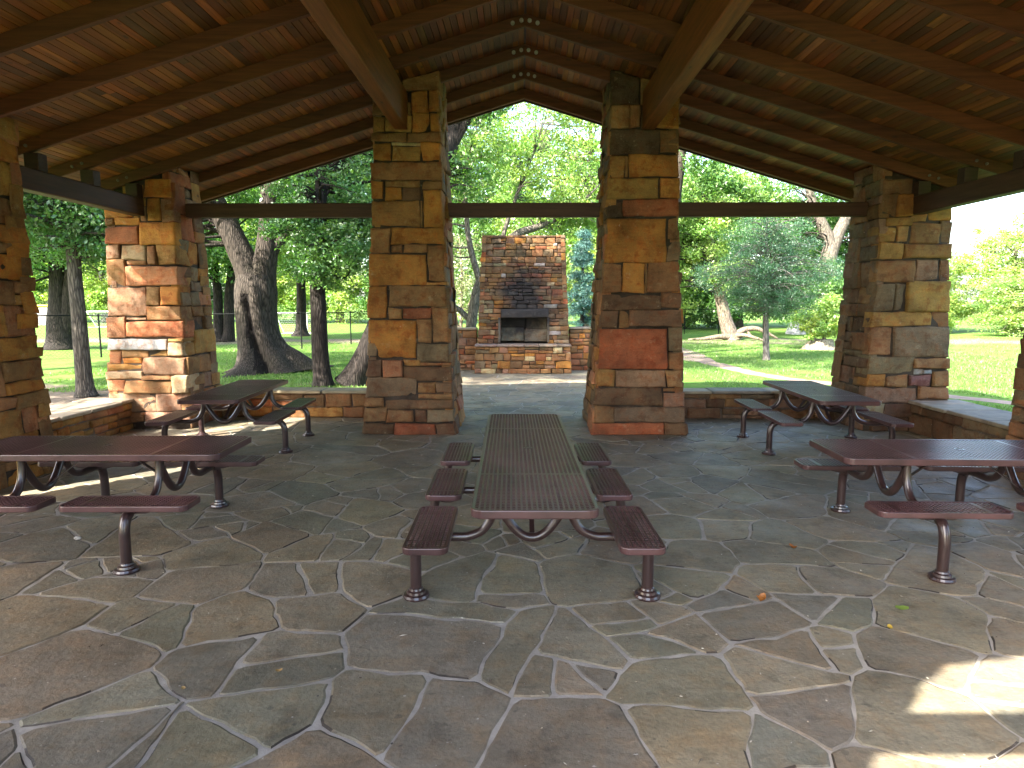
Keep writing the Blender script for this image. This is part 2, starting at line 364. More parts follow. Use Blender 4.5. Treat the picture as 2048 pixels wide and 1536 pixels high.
def stone(mb, fn, s0, s1, z0, z1, col, prot=.0, depth=.16, rough=.012, r=.028, gap=.006, step=.1, rnd=R, tl=.02):
    """one rock-faced block; fn(S, Z, D) maps face coordinates (metres) and outward offset to world points"""
    s0 += gap; s1 -= gap; z0 += gap; z1 -= gap
    w, h = s1 - s0, z1 - z0
    if w < .015 or h < .012: return
    r = min(r, .3 * min(w, h))
    def axis(L):
        k = max(1, int(round((L - 2 * r) / step)))
        return np.array([0, r * .3] + [r + (L - 2 * r) * i / k for i in range(k + 1)] + [L - r * .3, L])
    A, B = axis(w), axis(h); na, nb = len(A), len(B)
    a, b = np.meshgrid(A, B, indexing='ij'); a = a.ravel(); b = b.ravel()
    e = np.minimum(np.minimum(a, w - a), np.minimum(b, h - b)); e = np.clip(e / r, 0, 1)
    drop = r * .85 * (1 - np.sqrt(np.maximum(0, 1 - (1 - e) ** 2)))
    u, v = a / w, b / h
    j = lambda: rnd.uniform(-1, 1)
    g = min(.013, .09 * min(w, h))
    cs = [(j() * g, j() * g) for _ in range(4)]
    ds = sum(c[0] * f for c, f in zip(cs, ((1 - u) * (1 - v), u * (1 - v), (1 - u) * v, u * v)))
    dz = sum(c[1] * f for c, f in zip(cs, ((1 - u) * (1 - v), u * (1 - v), (1 - u) * v, u * v)))
    sd = rnd.randrange(9999); o = np.array([rnd.uniform(0, 50) for _ in range(2)])
    P2 = np.stack([a, b], 1) + o
    nz = fnoise(P2, sd, 4, 2.0)
    ed = fnoise(P2, sd + 1, 2, 3.5) * min(.008, g); ed2 = fnoise(P2, sd + 2, 2, 3.5) * min(.008, g)
    tilt = (u - .5) * j() * tl + (v - .5) * j() * tl
    D = prot + nz * rough + tilt - drop
    S = s0 + a + ds + ed; Z = z0 + b + dz + ed2
    V = fn(S, Z, D)
    idx = lambda i, k: i * nb + k
    F = [(idx(i, k), idx(i + 1, k), idx(i + 1, k + 1), idx(i, k + 1)) for i in range(na - 1) for k in range(nb - 1)]
    loop = [idx(i, 0) for i in range(na)] + [idx(na - 1, k) for k in range(1, nb)] + [idx(i, nb - 1) for i in range(na - 2, -1, -1)] + [idx(0, k) for k in range(nb - 2, 0, -1)]
    back = fn(S[loop], Z[loop], np.full(len(loop), -depth))
    n0 = len(V); L = len(loop)
    for q in range(L):
        F.append((loop[(q + 1) % L], loop[q], n0 + q, n0 + (q + 1) % L))
    mb.add(np.vstack([V, back]), F, col)

def rand_layout(W, z0, z1, hr, wr, mixs, rnd=R, split=.35):
    out = []; z = z0
    while z < z1 - .02:
        h = rnd.uniform(*hr)
        if z + h > z1 - hr[0] * .7: h = z1 - z
        x = 0.
        while x < W - .01:
            w = rnd.uniform(*wr)
            if x + w > W - wr[0] * .8: w = W - x
            if h > hr[0] * 1.7 and rnd.random() < split:
                c = rnd.uniform(.35, .65) * h
                out.append((x, x + w, z, z + c, rnd.choice(mixs)))
                if w > wr[0] * 2.2 and rnd.random() < .5:
                    q = rnd.uniform(.35, .65) * w
                    out.append((x, x + q, z + c, z + h, rnd.choice(mixs))); out.append((x + q, x + w, z + c, z + h, rnd.choice(mixs)))
                else: out.append((x, x + w, z + c, z + h, rnd.choice(mixs)))
            else: out.append((x, x + w, z, z + h, rnd.choice(mixs)))
            x += w
        z += h
    return out

def flat_face(org, tan, nor):
    o, t, n = (np.array(q, float) for q in (org, tan, nor))
    return lambda S, Z, D: o + np.outer(S, t) + np.outer(Z, [0, 0, 1]) + np.outer(D, n)

def face_wall(mb, org, tan, nor, W, z0, z1, hr, wr, mixs, rnd=R, lay=None, **k):
    fn = flat_face(org, tan, nor)
    for (a, b, c, d, q) in (lay or rand_layout(W, z0, z1, hr, wr, mixs, rnd)):
        stone(mb, fn, a, b, c, d, jit(PAL[q], .16, rnd), prot=rnd.uniform(-.008, .022), rnd=rnd, **k)

def parse(s):
    out = []
    for t in s.split():
        a = t.split(','); out.append((float(a[0]), float(a[1]), float(a[2]), float(a[3]), a[4]))
    return out

A0 = .04                      # the pavilion's long axis
ZR, SL = 5.30, .30            # underside of the rafters at the ridge, roof slope
def under(x): return ZR - SL * abs(x - A0)
WI = [(0, .67), (.45, .63), (1.0, .59), (1.92, .5525), (3.0, .50), (4.3, .46), (5.3, .44)]
WC = [(0, .63), (.4, .60), (1, .575), (2, .53), (3.2, .49), (4, .475)]

def pillar(parent, cx, cy, WP, dr, lays, seed, roofclear=.145, mixs='oyytttbbrpggts', tone=(1, 1, 1)):
    rnd = random.Random(seed); mb = MB()
    zs = [p[0] for p in WP]; ws = [p[1] for p in WP]
    wz = lambda Z: np.interp(Z, zs, ws)
    ztop = lambda x: under(x) + roofclear
    zt = ztop(A0 + max(0, abs(cx - A0) - .45))
    def fn(side):
        def f(S, Z, D):
            S = np.asarray(S, float); Z = np.asarray(Z, float); w = wz(Z)
            if side == 'f': X = cx + S * w; Y = cy - w * dr - D
            elif side == 'b': X = cx - S * w; Y = cy + w * dr + D
            elif side == 'r': X = cx + w + D; Y = cy + S * w * dr
            else: X = cx - w - D; Y = cy - S * w * dr
            Z2 = np.minimum(Z, ZR - SL * np.abs(X - A0) + roofclear - .012)
            return np.stack([X, Y, Z2], 1)
        return f
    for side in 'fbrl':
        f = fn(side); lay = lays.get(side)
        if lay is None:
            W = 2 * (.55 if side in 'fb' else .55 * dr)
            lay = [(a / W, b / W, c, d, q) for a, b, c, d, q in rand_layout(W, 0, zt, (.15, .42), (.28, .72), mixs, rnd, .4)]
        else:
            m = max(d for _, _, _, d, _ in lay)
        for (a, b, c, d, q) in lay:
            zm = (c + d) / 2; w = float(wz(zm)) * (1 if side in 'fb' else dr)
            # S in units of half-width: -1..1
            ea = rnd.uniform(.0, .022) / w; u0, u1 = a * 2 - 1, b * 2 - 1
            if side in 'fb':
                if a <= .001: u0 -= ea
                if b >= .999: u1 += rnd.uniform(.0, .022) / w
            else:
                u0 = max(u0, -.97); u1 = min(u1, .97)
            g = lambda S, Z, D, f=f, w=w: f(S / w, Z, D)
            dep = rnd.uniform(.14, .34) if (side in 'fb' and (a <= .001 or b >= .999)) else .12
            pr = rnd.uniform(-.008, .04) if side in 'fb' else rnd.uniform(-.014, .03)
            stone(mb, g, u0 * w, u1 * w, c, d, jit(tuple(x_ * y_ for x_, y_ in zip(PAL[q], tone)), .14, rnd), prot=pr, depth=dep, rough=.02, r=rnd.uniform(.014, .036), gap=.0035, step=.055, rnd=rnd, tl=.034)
    # mortar core
    v = []; f = []; lv = [0, .45, 1, 2, 3.2, zt]
    for z in lv:
        w = float(wz(z)) - .022; wd = float(wz(z)) * dr - .022
        for sx, sy in ((-1, -1), (1, -1), (1, 1), (-1, 1)):
            x = cx + sx * w; v.append((x, cy + sy * wd, min(z, ztop(x) - .03)))
    for i in range(len(lv) - 1):
        for j in range(4): f.append((i * 4 + j, i * 4 + (j + 1) % 4, i * 4 + 4 + (j + 1) % 4, i * 4 + 4 + j))
    f.append(tuple(4 * (len(lv) - 1) + j for j in range(4)))
    mb.add(v, f, (.05, .036, .025))
    return mb.build('pillar', M['stone'], parent, smooth=True)

# ------------------------------------------------------------------ pavilion
pav = empty('pavilion', (0, 0, 0), label='open stone and timber picnic pavilion with a low gabled plank roof on tapering rubble pillars', cat='pavilion')
YB, YF = 9.95, .35
pillar(pav, A0 - 1.655, YB, WI, 1.13, {'f': parse(LAY_LI)}, 1)
pillar(pav, A0 + 1.655, YB, WI, 1.13, {'f': parse(LAY_RI)}, 2)
pillar(pav, A0 - 5.61, 10.1, WC, .9, {'f': parse(LAY_LC)}, 3)
pillar(pav, A0 + 5.61, 10.1, WC, .9, {'f': parse(LAY_RC)}, 4, mixs='btgtbpg', tone=(.84, .86, .9))  # tone: greyer stone, plus some of this side's shade put into the colour
WS = [(0, .63), (.5, .59), (1.5, .56), (4, .54)]
pillar(pav, A0 - 5.93, 6.6, WS, .96, {}, 5, mixs='oOooyYttts')
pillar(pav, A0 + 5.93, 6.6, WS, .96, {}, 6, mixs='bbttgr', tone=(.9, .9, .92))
pillar(pav, A0 - 5.93, 4.25, WS, .96, {}, 7)
pillar(pav, A0 + 5.93, 4.25, WS, .96, {}, 8)
pillar(pav, A0 - 2.52, -.02, WI, 1.13, {}, 9)
pillar(pav, A0 + 2.75, 0., WI, 1.13, {}, 10)
pillar(pav, A0 - 5.61, .3, WC, .9, {}, 11)
pillar(pav, A0 + 5.61, .3, WC, .9, {}, 12)

RW = random.Random(21)
BEAMC = (.15, .062, .024)
for sx in (-1, 1):
    mb = MB(); x = A0 + sx * 1.72; zb, zt = 4.27, under(x) - .004
    bbox(mb, (x, (YB + YF) / 2, (zb + zt) / 2), (.185, YB - YF + .4, zt - zb), jit((.165, .05, .0085), .06, RW), .012)
    mb.build('main_beam', M['beam'], pav)
    mb = MB(); x = A0 + sx * 5.63
    bbox(mb, (x, 5.2, 3.262), (.18, 11.2, .245), jit((.055, .024, .013), .06, RW), .012)
    mb.build('eave_beam', M['beam'], pav)
for yt in (10.1, .08):
    for xa, xb in ((-5.3, -1.9), (-1.35, 1.35), (1.9, 5.3)) if yt > 1 else ((-5.3, -2.6), (-2.2, 2.3), (3.1, 5.3)):
        mb = MB(); bbox(mb, (A0 + (xa + xb) / 2, yt, 3.27), (xb - xa, .15, .205), jit((.062, .026, .013), .08, RW), .012)
        mb.build('tie_beam', M['tie'], pav)

RAFD = .15
YRS = [11.52 - .96 * k for k in range(13)]
def slopebox(mb, sx, x0, x1, y0, y1, h0, h1, col, ends=True):
    """box following the roof slope on one side; h measured above the rafter underside plane"""
    v = []
    for xx in (x0, x1):
        for yy in (y0, y1):
            for hh in (h0, h1): v.append((A0 + sx * xx, yy, ZR - SL * xx + hh))
    f = [(0, 1, 3, 2), (4, 6, 7, 5), (0, 4, 5, 1), (2, 3, 7, 6), (0, 2, 6, 4), (1, 5, 7, 3)]
    mb.add(v, f if sx > 0 else [q[::-1] for q in f], col)
for y in YRS:
    for sx in (-1, 1):
        mb = MB(); col = jit((.105, .034, .011), .2, RW)
        th = .036 if y < 11 else .045
        yy = y + (.004 if sx > 0 else 0.)
        # chamfered rafter: main body plus narrower soffit strip
        slopebox(mb, sx, .0, 6.58, yy - th, yy + th, .008, RAFD - .002, col)
        slopebox(mb, sx, .002, 6.575, yy - th + .008, yy + th - .008, 0., .009, col)
        rf = mb.build('rafter', M['raft'], pav)
        if 0 < y < 11:
            mb = MB(); xc = A0 + sx * 5.63; zu = under(xc + sx * .09) - .003
            bbox(mb, (xc, yy, (3.387 + zu) / 2), (.17, .15, zu - 3.387), (.04, .02, .012), .006); mb.build('spacer_block', M['raft'], pav)
        if -1 < y < 11:
            for k in (0, 1):
                mb = MB(); xb = .05 + .105 * k + RW.uniform(-.008, .008); zc = ZR - SL * xb + .08
                c = (A0 + sx * xb, yy - th - .012, zc)
                P = [(c[0], c[1] + .02, c[2]), (c[0], c[1] - .004, c[2])]
                tube(mb, P, .026, 12); tube(mb, [(c[0], c[1] - .003, c[2]), (c[0], c[1] - .018, c[2])], .014, 6)
                mb.build('bolt', M['bolt'], rf)
            for k in (0, 1):
                mb = MB(); xb = 5.70 + .13 * k; zc = ZR - SL * xb + .075
                c = (A0 + sx * xb, yy - th - .012, zc)
                tube(mb, [(c[0], c[1] + .02, c[2]), (c[0], c[1] - .004, c[2])], .019, 12); tube(mb, [(c[0], c[1] - .003, c[2]), (c[0], c[1] - .018, c[2])], .012, 6)
                mb.build('bolt', M['rust'], rf)
# barge boards
for yb, s in ((11.60, 1), (-.47, -1)):
    for sx in (-1, 1):
        mb = MB(); slopebox(mb, sx, 0., 6.66, yb, yb + s * .04, -.015, RAFD + .07, jit((.045, .022, .013), .1, RW))
        mb.build('barge_board', M['raft'], pav)
# plank decks
DECKC = [(0.1846, 0.0632, 0.0102), (0.1436, 0.0498, 0.0089), (0.1094, 0.0421, 0.0089), (0.2051, 0.0691, 0.0110), (0.1641, 0.0498, 0.0082), (0.0957, 0.0398, 0.0096), (0.2188, 0.0790, 0.0130), (0.1299, 0.0515, 0.0110)]
for sx in (-1, 1):
    mb = MB(); x = .012
    while x < 6.6:
        w = .08 + RW.uniform(-.004, .004); y = -.42 - RW.uniform(0, 2)
        while y < 11.56:
            L = RW.choice((.55, 1.1, 1.6, 2.4, 2.9, 3.6)) * RW.uniform(.9, 1.1)
            y0, y1 = max(y, -.42), min(y + L, 11.57)
            if y1 - y0 > .02:
                cc = RW.choice(DECKC)
                if RW.random() < .035: cc = (.235, .105, .032)
                if RW.random() < .006: cc = (.27, .14, .05)
                h = RAFD + RW.uniform(0, .003)
                slopebox(mb, sx, x + .0034, min(x + w - .0034, 6.62), y0 + .001, y1 - .001, h, h + .02, jit(cc, .34, RW))
            y += L
        x += w
    mb.build('roof_deck', M['deck'], pav)
    mb = MB(); slopebox(mb, sx, 0., 6.7, -.49, 11.66, RAFD + .026, RAFD + .075, W1)
    mb.build('roof_covering', M['roof'], pav)

# ------------------------------------------------------------------ paving
def split_poly(P, area_fn, rnd):
    def area(p):
        x, y = p[:, 0], p[:, 1]; return abs(np.dot(x, np.roll(y, -1)) - np.dot(y, np.roll(x, -1))) / 2
    stack = [np.array(P, float)]; out = []
    while stack:
        p = stack.pop(); a = area(p); c = p.mean(0)
        if a < area_fn(c, rnd): out.append(p); continue
        cov = np.cov((p - c).T); w, V = np.linalg.eigh(cov); ax = V[:, 1]
        th = math.atan2(ax[1], ax[0]) + PI / 2 + rnd.gauss(0, .3)
        if w[1] < w[0] * 1.5: th += rnd.uniform(-.6, .6)
        d = np.array([math.cos(th), math.sin(th)]); nrm = np.array([-d[1], d[0]])
        o = c + (p[rnd.randrange(len(p))] - c) * rnd.uniform(0, .38)
        s = (p - o) @ nrm; A_, B_ = [], []
        for i in range(len(p)):
            j = (i + 1) % len(p)
            (A_ if s[i] >= 0 else B_).append(p[i])
            if (s[i] >= 0) != (s[j] >= 0):
                q = p[i] + (p[j] - p[i]) * (s[i] / (s[i] - s[j])); A_.append(q); B_.append(q)
        def asp(q):
            q = np.array(q); w2 = np.linalg.eigvalsh(np.cov((q - q.mean(0)).T)); return math.sqrt(w2[1] / max(w2[0], 1e-9))
        if len(A_) < 3 or len(B_) < 3 or max(asp(A_), asp(B_)) > 2.6 or min(area(np.array(A_)), area(np.array(B_))) < .018: 
            if a < .4 and rnd.random() < .12: out.append(p)
            else: stack.append(p)
            continue
        stack.append(np.array(A_)); stack.append(np.array(B_))
    return out
rf = random.Random(5)
def clip_half(p, n, d):
    """keep the part of polygon p where n.x <= d"""
    out = []; s = p @ n - d
    for i in range(len(p)):
        j = (i + 1) % len(p)
        if s[i] <= 0: out.append(p[i])
        if (s[i] <= 0) != (s[j] <= 0): out.append(p[i] + (p[j] - p[i]) * (s[i] / (s[i] - s[j])))
    return np.array(out) if len(out) > 2 else None
def paving(x0, x1, y0, y1, st):
    pts = []; row = 0; y = y0
    while y < y1:
        x = x0 + (st / 2 if row % 2 else 0)
        while x < x1:
            if rf.random() > .12: pts.append((x + rf.gauss(0, .3) * st, y + rf.gauss(0, .3) * st))
            x += st * 1.12
        y += st * .88; row += 1
    P = np.array(pts); W_ = np.array([rf.uniform(-1, 1) * .06 * st for _ in P]); cells = []
    box_ = np.array([(x0, y0), (x1, y0), (x1, y1), (x0, y1)], float)
    for k in range(len(P)):
        d = np.linalg.norm(P - P[k], axis=1); near = np.argsort(d)[1:26]; c = box_
        for m in near:
            n = P[m] - P[k]; L = np.linalg.norm(n)
            if L < 1e-6: continue
            q = clip_half(c, n / L, ((P[m] + P[k]) / 2 @ n + (W_[k] - W_[m]) * .5) / L)
            if q is None: c = None; break
            c = q
        if c is not None and len(c) > 2: cells.append(c)
    return cells
polys = []
for c in paving(-6.7, 6.8, -3, 19, .55):
    polys += split_poly(c, lambda q, r: r.choice((.07, .14, .25, 2., 2., 2.)), rf)
FLC = [(0.2136, 0.1856, 0.1298), (0.1983, 0.1730, 0.1229), (0.1865, 0.1661, 0.1204), (0.2154, 0.1826, 0.1244), (0.1992, 0.1762, 0.1277), (0.1777, 0.1598, 0.1178), (0.1635, 0.1519, 0.1170), (0.2050, 0.1699, 0.1147), (0.2237, 0.1958, 0.1392)]
def warp(P):
    Q = np.array(P, float)
    return Q + np.stack([fnoise(P, 71, 3, .55), fnoise(P, 72, 3, .55)], 1) * .055 + np.stack([fnoise(P, 73, 2, 3.), fnoise(P, 74, 2, 3.)], 1) * .012
mb = MB()
for p in polys:
    c = p.mean(0)
    if c[1] > 10.9 and abs(c[0] - A0) > 3.2: continue
    if c[1] > 18.6: continue
    # orientation ccw
    x, y = p[:, 0], p[:, 1]
    if np.dot(x, np.roll(y, -1)) - np.dot(y, np.roll(x, -1)) < 0: p = p[::-1]
    def inset(p, d):
        n = len(p); o = []
        for i in range(n):
            a, b, cc = p[i - 1], p[i], p[(i + 1) % n]
            e1 = (b - a) / (np.linalg.norm(b - a) + 1e-9); e2 = (cc - b) / (np.linalg.norm(cc - b) + 1e-9)
            n1 = np.array([-e1[1], e1[0]]); n2 = np.array([-e2[1], e2[0]])
            m = n1 + n2; m = m / (np.linalg.norm(m) + 1e-9); k = max(.35, float(m @ n1))
            o.append(b + m * d / k)
        return np.array(o)
    def resample(p, st):
        o = []
        for i in range(len(p)):
            a, b = p[i], p[(i + 1) % len(p)]; k = max(1, int(np.linalg.norm(b - a) / st))
            o += [a + (b - a) * t / k for t in range(k)]
        return np.array(o)
    # round corners a bit: cut each corner
    def chaikin(p, t=.12):
        o = []
        for i in range(len(p)):
            a, b = p[i], p[(i + 1) % len(p)]; o += [a + (b - a) * t, b - (b - a) * t]
        return np.array(o)
    g = rf.choice((.004, .005, .006, .008, .011)) + rf.uniform(0, .004)
    q = inset(p, g); q = resample(chaikin(q, .07), .055)
    rag = (fnoise(q, rf.randrange(999), 2, 5.) * .010)[:, None]
    q = q + (q - q.mean(0)) / (np.linalg.norm(q - q.mean(0), axis=1)[:, None] + 1e-9) * rag
    q1 = warp(q); q2 = warp(q + (q.mean(0) - q) / (np.linalg.norm(q.mean(0) - q, axis=1)[:, None] + 1e-9) * .011)
    n = len(q); z = rf.uniform(.004, .0075)
    tx, ty = rf.gauss(0, .002), rf.gauss(0, .002); cm = q2.mean(0)
    v = [(a, b, .001) for a, b in q1] + [(a, b, max(.003, z + (a - cm[0]) * tx + (b - cm[1]) * ty)) for a, b in q2]
    f = [(i, (i + 1) % n, n + (i + 1) % n, n + i) for i in range(n)] + [tuple(range(n, 2 * n))]
    cst = jit(rf.choice(FLC), .10, rf); ph = rf.uniform(0, 50)
    dk = np.sin(np.arange(n) * .23 + ph) + np.sin(np.arange(n) * .61 + 2 * ph) > 1.2
    b0 = mb.n; mb.V.extend(v); mb.n += len(v)
    for q_, fc in enumerate(f): mb.F.append([k_ + b0 for k_ in fc]); mb.K.append((.045, .036, .028) if q_ < n and dk[q_] else cst)
mb.build('stone_floor', M['flag'], kind='structure')
mb = MB()
mb.add([(-6.9, -3.2, 0), (6.98, -3.2, 0), (6.98, 10.85, 0), (-6.9, 10.85, 0)], [(0, 1, 2, 3)], W1)
mb.add([(-3.1, 10.85, 0), (3.2, 10.85, 0), (3.2, 18.7, 0), (-3.1, 18.7, 0)], [(0, 1, 2, 3)], W1)
mb.build('floor', M['mortar'], kind='structure')

# ------------------------------------------------------------------ low seat walls
def coping(mb, x0, x1, y0, y1, z0, z1, rnd, along):
    p = x0 if along == 'x' else y0; end = x1 if along == 'x' else y1
    while p < end - .01:
        L = rnd.uniform(.45, .95)
        if p + L > end - .3: L = end - p
        o = rnd.uniform(-.02, .015); o2 = rnd.uniform(-.02, .015); col = jit((.25, .2, .14), .18, rnd)
        dz = rnd.uniform(-.006, .006)
        if along == 'x': bbox(mb, (p + L / 2, (y0 + y1) / 2 + (o - o2) / 2, (z0 + z1) / 2 + dz), (L - .012, y1 - y0 - o - o2, z1 - z0), col, .012)
        else: bbox(mb, ((x0 + x1) / 2 + (o - o2) / 2, p + L / 2, (z0 + z1) / 2 + dz), (x1 - x0 - o - o2, L - .012, z1 - z0), col, .012)
        p += L

def seat_wall(label, x0, x1, y0, y1, h, faces, seed, capalong, mixs='oyyttttbrpgg', hr=(.09, .22), wr=(.16, .5), cap=.05, over=.035, group=None, cat='wall', name='seat_wall'):
    rnd = random.Random(seed); root = empty(name, ((x0 + x1) / 2, (y0 + y1) / 2, 0), label=label, cat=cat, group=group)
    off = np.array([(x0 + x1) / 2, (y0 + y1) / 2, 0])
    mb = MB()
    for fc in faces:
        if fc == 'f': face_wall(mb, np.array([x0, y0, 0]) - off, (1, 0, 0), (0, -1, 0), x1 - x0, 0, h - cap, hr, wr, mixs, rnd, step=.08, gap=.006)
        if fc == 'b': face_wall(mb, np.array([x1, y1, 0]) - off, (-1, 0, 0), (0, 1, 0), x1 - x0, 0, h - cap, hr, wr, mixs, rnd, step=.1)
        if fc == 'r': face_wall(mb, np.array([x1, y0, 0]) - off, (0, 1, 0), (1, 0, 0), y1 - y0, 0, h - cap, hr, wr, mixs, rnd, step=.08, gap=.006)
        if fc == 'l': face_wall(mb, np.array([x0, y1, 0]) - off, (0, -1, 0), (-1, 0, 0), y1 - y0, 0, h - cap, hr, wr, mixs, rnd, step=.08, gap=.006)
    box(mb, (0, 0, (h - cap) / 2 - .1), (x1 - x0 - .045, y1 - y0 - .045, h - cap + .19), (.14, .11, .085))
    mb.build('stone_body', M['stone'], root, smooth=True)
    mb = MB(); coping(mb, x0 - off[0] - (over if capalong == 'y' else 0), x1 - off[0] + (over if capalong == 'y' else 0), y0 - off[1] - (over if capalong == 'x' else 0), y1 - off[1] + (over if capalong == 'x' else 0), h - cap + .004, h, rnd, capalong)
    mb.build('coping', M['slab'], root)
    return root
LW = 'low walls between the pavilion pillars'
seat_wall('sunlit low stone wall whose orange inner face runs from the left side pillar to the corner pillar', -6.48, -5.82, 7.12, 9.66, .46, 'rl', 31, 'y', 'ooOyytots', group=LW)
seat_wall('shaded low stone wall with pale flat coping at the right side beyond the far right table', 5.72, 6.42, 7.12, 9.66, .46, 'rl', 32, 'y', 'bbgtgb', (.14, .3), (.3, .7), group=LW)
seat_wall('low stone wall at the back between the sunlit corner pillar and the left inner pillar', -5.0, -2.18, 10.56, 10.93, .46, 'fb', 33, 'x', 'ttorbtpy', (.1, .24), (.25, .6), group=LW)
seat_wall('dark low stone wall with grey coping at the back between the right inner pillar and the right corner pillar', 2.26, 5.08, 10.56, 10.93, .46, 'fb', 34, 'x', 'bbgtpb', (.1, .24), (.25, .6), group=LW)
PW = 'walls flanking the fireplace'
seat_wall('waist-high shaded stone wall with coping joining the fireplace on its left', -3.2, -1.24, 18.15, 18.6, 1.19, 'fb', 35, 'x', 'ttbbgpr', (.1, .24), (.15, .4), .06, .03, PW, name='flanking_wall')
seat_wall('waist-high stone wall with sunlit orange stones joining the fireplace on its right', 1.33, 3.3, 18.15, 18.6, 1.21, 'fb', 36, 'x', 'ttssobr', (.1, .24), (.15, .4), .06, .03, PW, name='flanking_wall')

# ------------------------------------------------------------------ fireplace
fp = empty('fireplace', (A0, 17.3, 0), label='tall outdoor rubble stone fireplace with tapering chimney, soot stain and raised hearth', cat='fireplace')
rc = random.Random(44)
def chim_fn(side):
    # front plane y=.45 (local), width tapers
    def f(S, Z, D):
        S = np.asarray(S, float); Z = np.asarray(Z, float)
        wl = np.interp(Z, [.78, 1.95, 3.68], [1.235, 1.185, 1.11]); k = wl / 1.235
        if side == 'f': return np.stack([S * k + .01, .45 - D + (Z - .78) * .03, Z], 1)
        if side == 'l': return np.stack([-wl + .01 - D, 1.6 - S, Z], 1)
        return np.stack([wl + .01 + D, .47 + S, Z], 1)
    return f
mb = MB(); ff = chim_fn('f')
def chim_region(x0, x1, z0, z1, mixs=CHIMMIX, hr=(.08, .2), wr=(.12, .38)):
    for (a, b, c, d, q) in rand_layout(x1 - x0, z0, z1, hr, wr, mixs, rc, .45):
        ex = rc.uniform(0, .015)
        a2 = x0 + a - (ex if x0 + a < -1.2 else 0); b2 = x0 + b + (ex if x0 + b > 1.2 else 0)
        col = PAL[q]
        if rc.random() < .05: col = (.40, .37, .32)
        col = tuple(q_ * .78 for q_ in col)
        stone(mb, ff, a2, b2, c, d, jit(col, .2, rc), prot=rc.uniform(-.006, .03), depth=.2, rough=.008, r=.016, gap=.005, step=.07, rnd=rc)
chim_region(-1.235, -.62, .78, 1.72); chim_region(.66, 1.235, .78, 1.72)
chim_region(-1.235, 1.235, 1.72, 3.68)
for side in 'lr':
    f = chim_fn(side)
    for (a, b, c, d, q) in rand_layout(1.13, .0, 3.68, (.12, .25), (.25, .5), CHIMMIX, rc, .3):
        stone(mb, f, a, b, c, d, jit(PAL[q], .2, rc), prot=rc.uniform(-.01, .02), depth=.12, rough=.008, r=.016, step=.1, rnd=rc)
# body core (two cheeks, mass above the firebox, back)
core = (.06, .05, .042)
for (x0, x1, y0, y1, z0, z1) in ((-1.2, -.64, .5, 1.58, 0, 1.72), (.68, 1.22, .5, 1.58, 0, 1.72), (-.64, .68, 1.05, 1.58, 0, 1.72)):
    box(mb, ((x0 + x1) / 2, (y0 + y1) / 2, (z0 + z1) / 2), (x1 - x0, y1 - y0, z1 - z0), core)
v = []
for z, w in ((1.725, 1.17), (3.66, 1.085)):
    for sx, yy in ((-1, .62), (1, .62), (1, 1.58), (-1, 1.58)): v.append((sx * w + .01, yy, z))
mb.add(v, [(3, 2, 1, 0), (4, 5, 6, 7), (0, 1, 5, 4), (1, 2, 6, 5), (2, 3, 7, 6), (3, 0, 4, 7)], core)
mb.build('chimney', M['soot'], fp, smooth=True)
mb = MB(); stone(mb, ff, -.63, .70, 1.475, 1.715, (.05, .045, .045), prot=.045, depth=.4, rough=.008, r=.025, gap=.002, step=.09, rnd=rc)
mb.build('lintel', M['soot'], fp, smooth=True, label='soot-blackened stone lintel')
mb = MB(); fb = flat_face((-.63, .80, 0), (1, 0, 0), (0, -1, 0))
for (a, b, c, d) in ((0, .66, .82, 1.22), (.66, 1.3, .82, 1.17), (0, .7, 1.22, 1.5), (.7, 1.3, 1.17, 1.5)):
    stone(mb, fb, a, b, c, d, jit((.20, .18, .125), .08, rc), prot=0, depth=.1, rough=.012, r=.02, gap=.004, step=.08, rnd=rc)
for sx in (-1, 1):
    f2 = flat_face((.02 + sx * .64, .85 if sx < 0 else .4, 0), (0, -sx * -1 if sx > 0 else -1, 0), (-sx, 0, 0))
    stone(mb, f2, 0, .48, .82, 1.5, jit((.14, .12, .09), .08, rc), prot=0, depth=.05, rough=.012, r=.02, gap=.004, step=.1, rnd=rc)
box(mb, (.015, .75, .745), (1.27, .46, .05), (.16, .13, .1))
mb.build('firebox', M['firebox'], fp, smooth=True)
mb = MB(); fh = lambda S, Z, D: np.stack([np.asarray(S, float) * np.interp(Z, [0, .72], [1.0, .965]), -np.asarray(D, float) + np.asarray(Z, float) * .04, np.asarray(Z, float)], 1)
for (a, b, c, d, q) in rand_layout(2.6, 0, .72, (.1, .24), (.14, .42), CHIMMIX, rc, .35):
    stone(mb, fh, a - 1.3, b - 1.3, c, d, jit(PAL[q], .2, rc), prot=rc.uniform(-.005, .03), depth=.16, rough=.008, r=.018, gap=.005, step=.07, rnd=rc)
for sx in (-1, 1):
    f2 = (lambda S, Z, D, sx=sx: np.stack([sx * (1.3 * np.interp(Z, [0, .72], [1.0, .965]) + D), (np.asarray(S, float) if sx > 0 else .45 - np.asarray(S, float)) + .03, np.asarray(Z, float)], 1))
    for (a, b, c, d, q) in rand_layout(.45, 0, .72, (.12, .24), (.2, .4), CHIMMIX, rc, .3):
        stone(mb, f2, a, b, c, d, jit(PAL[q], .2, rc), prot=rc.uniform(-.01, .01), depth=.1, rough=.008, r=.018, step=.1, rnd=rc)
box(mb, (0, .27, .35), (2.42, .44, .7), core)
mb.build('hearth', M['soot'], fp, smooth=True)
mb = MB(); p = -1.29
while p < 1.28:
    L = min(rc.uniform(.4, .75), 1.29 - p); L = 1.29 - p if 1.29 - p - L < .2 else L
    bbox(mb, (p + L / 2, .24 + rc.uniform(-.012, .012), .75), (L - .01, .56, .055), jit((.22, .17, .14), .2, rc), .014); p += L
mb.build('hearth_slab', M['soot'], fp)
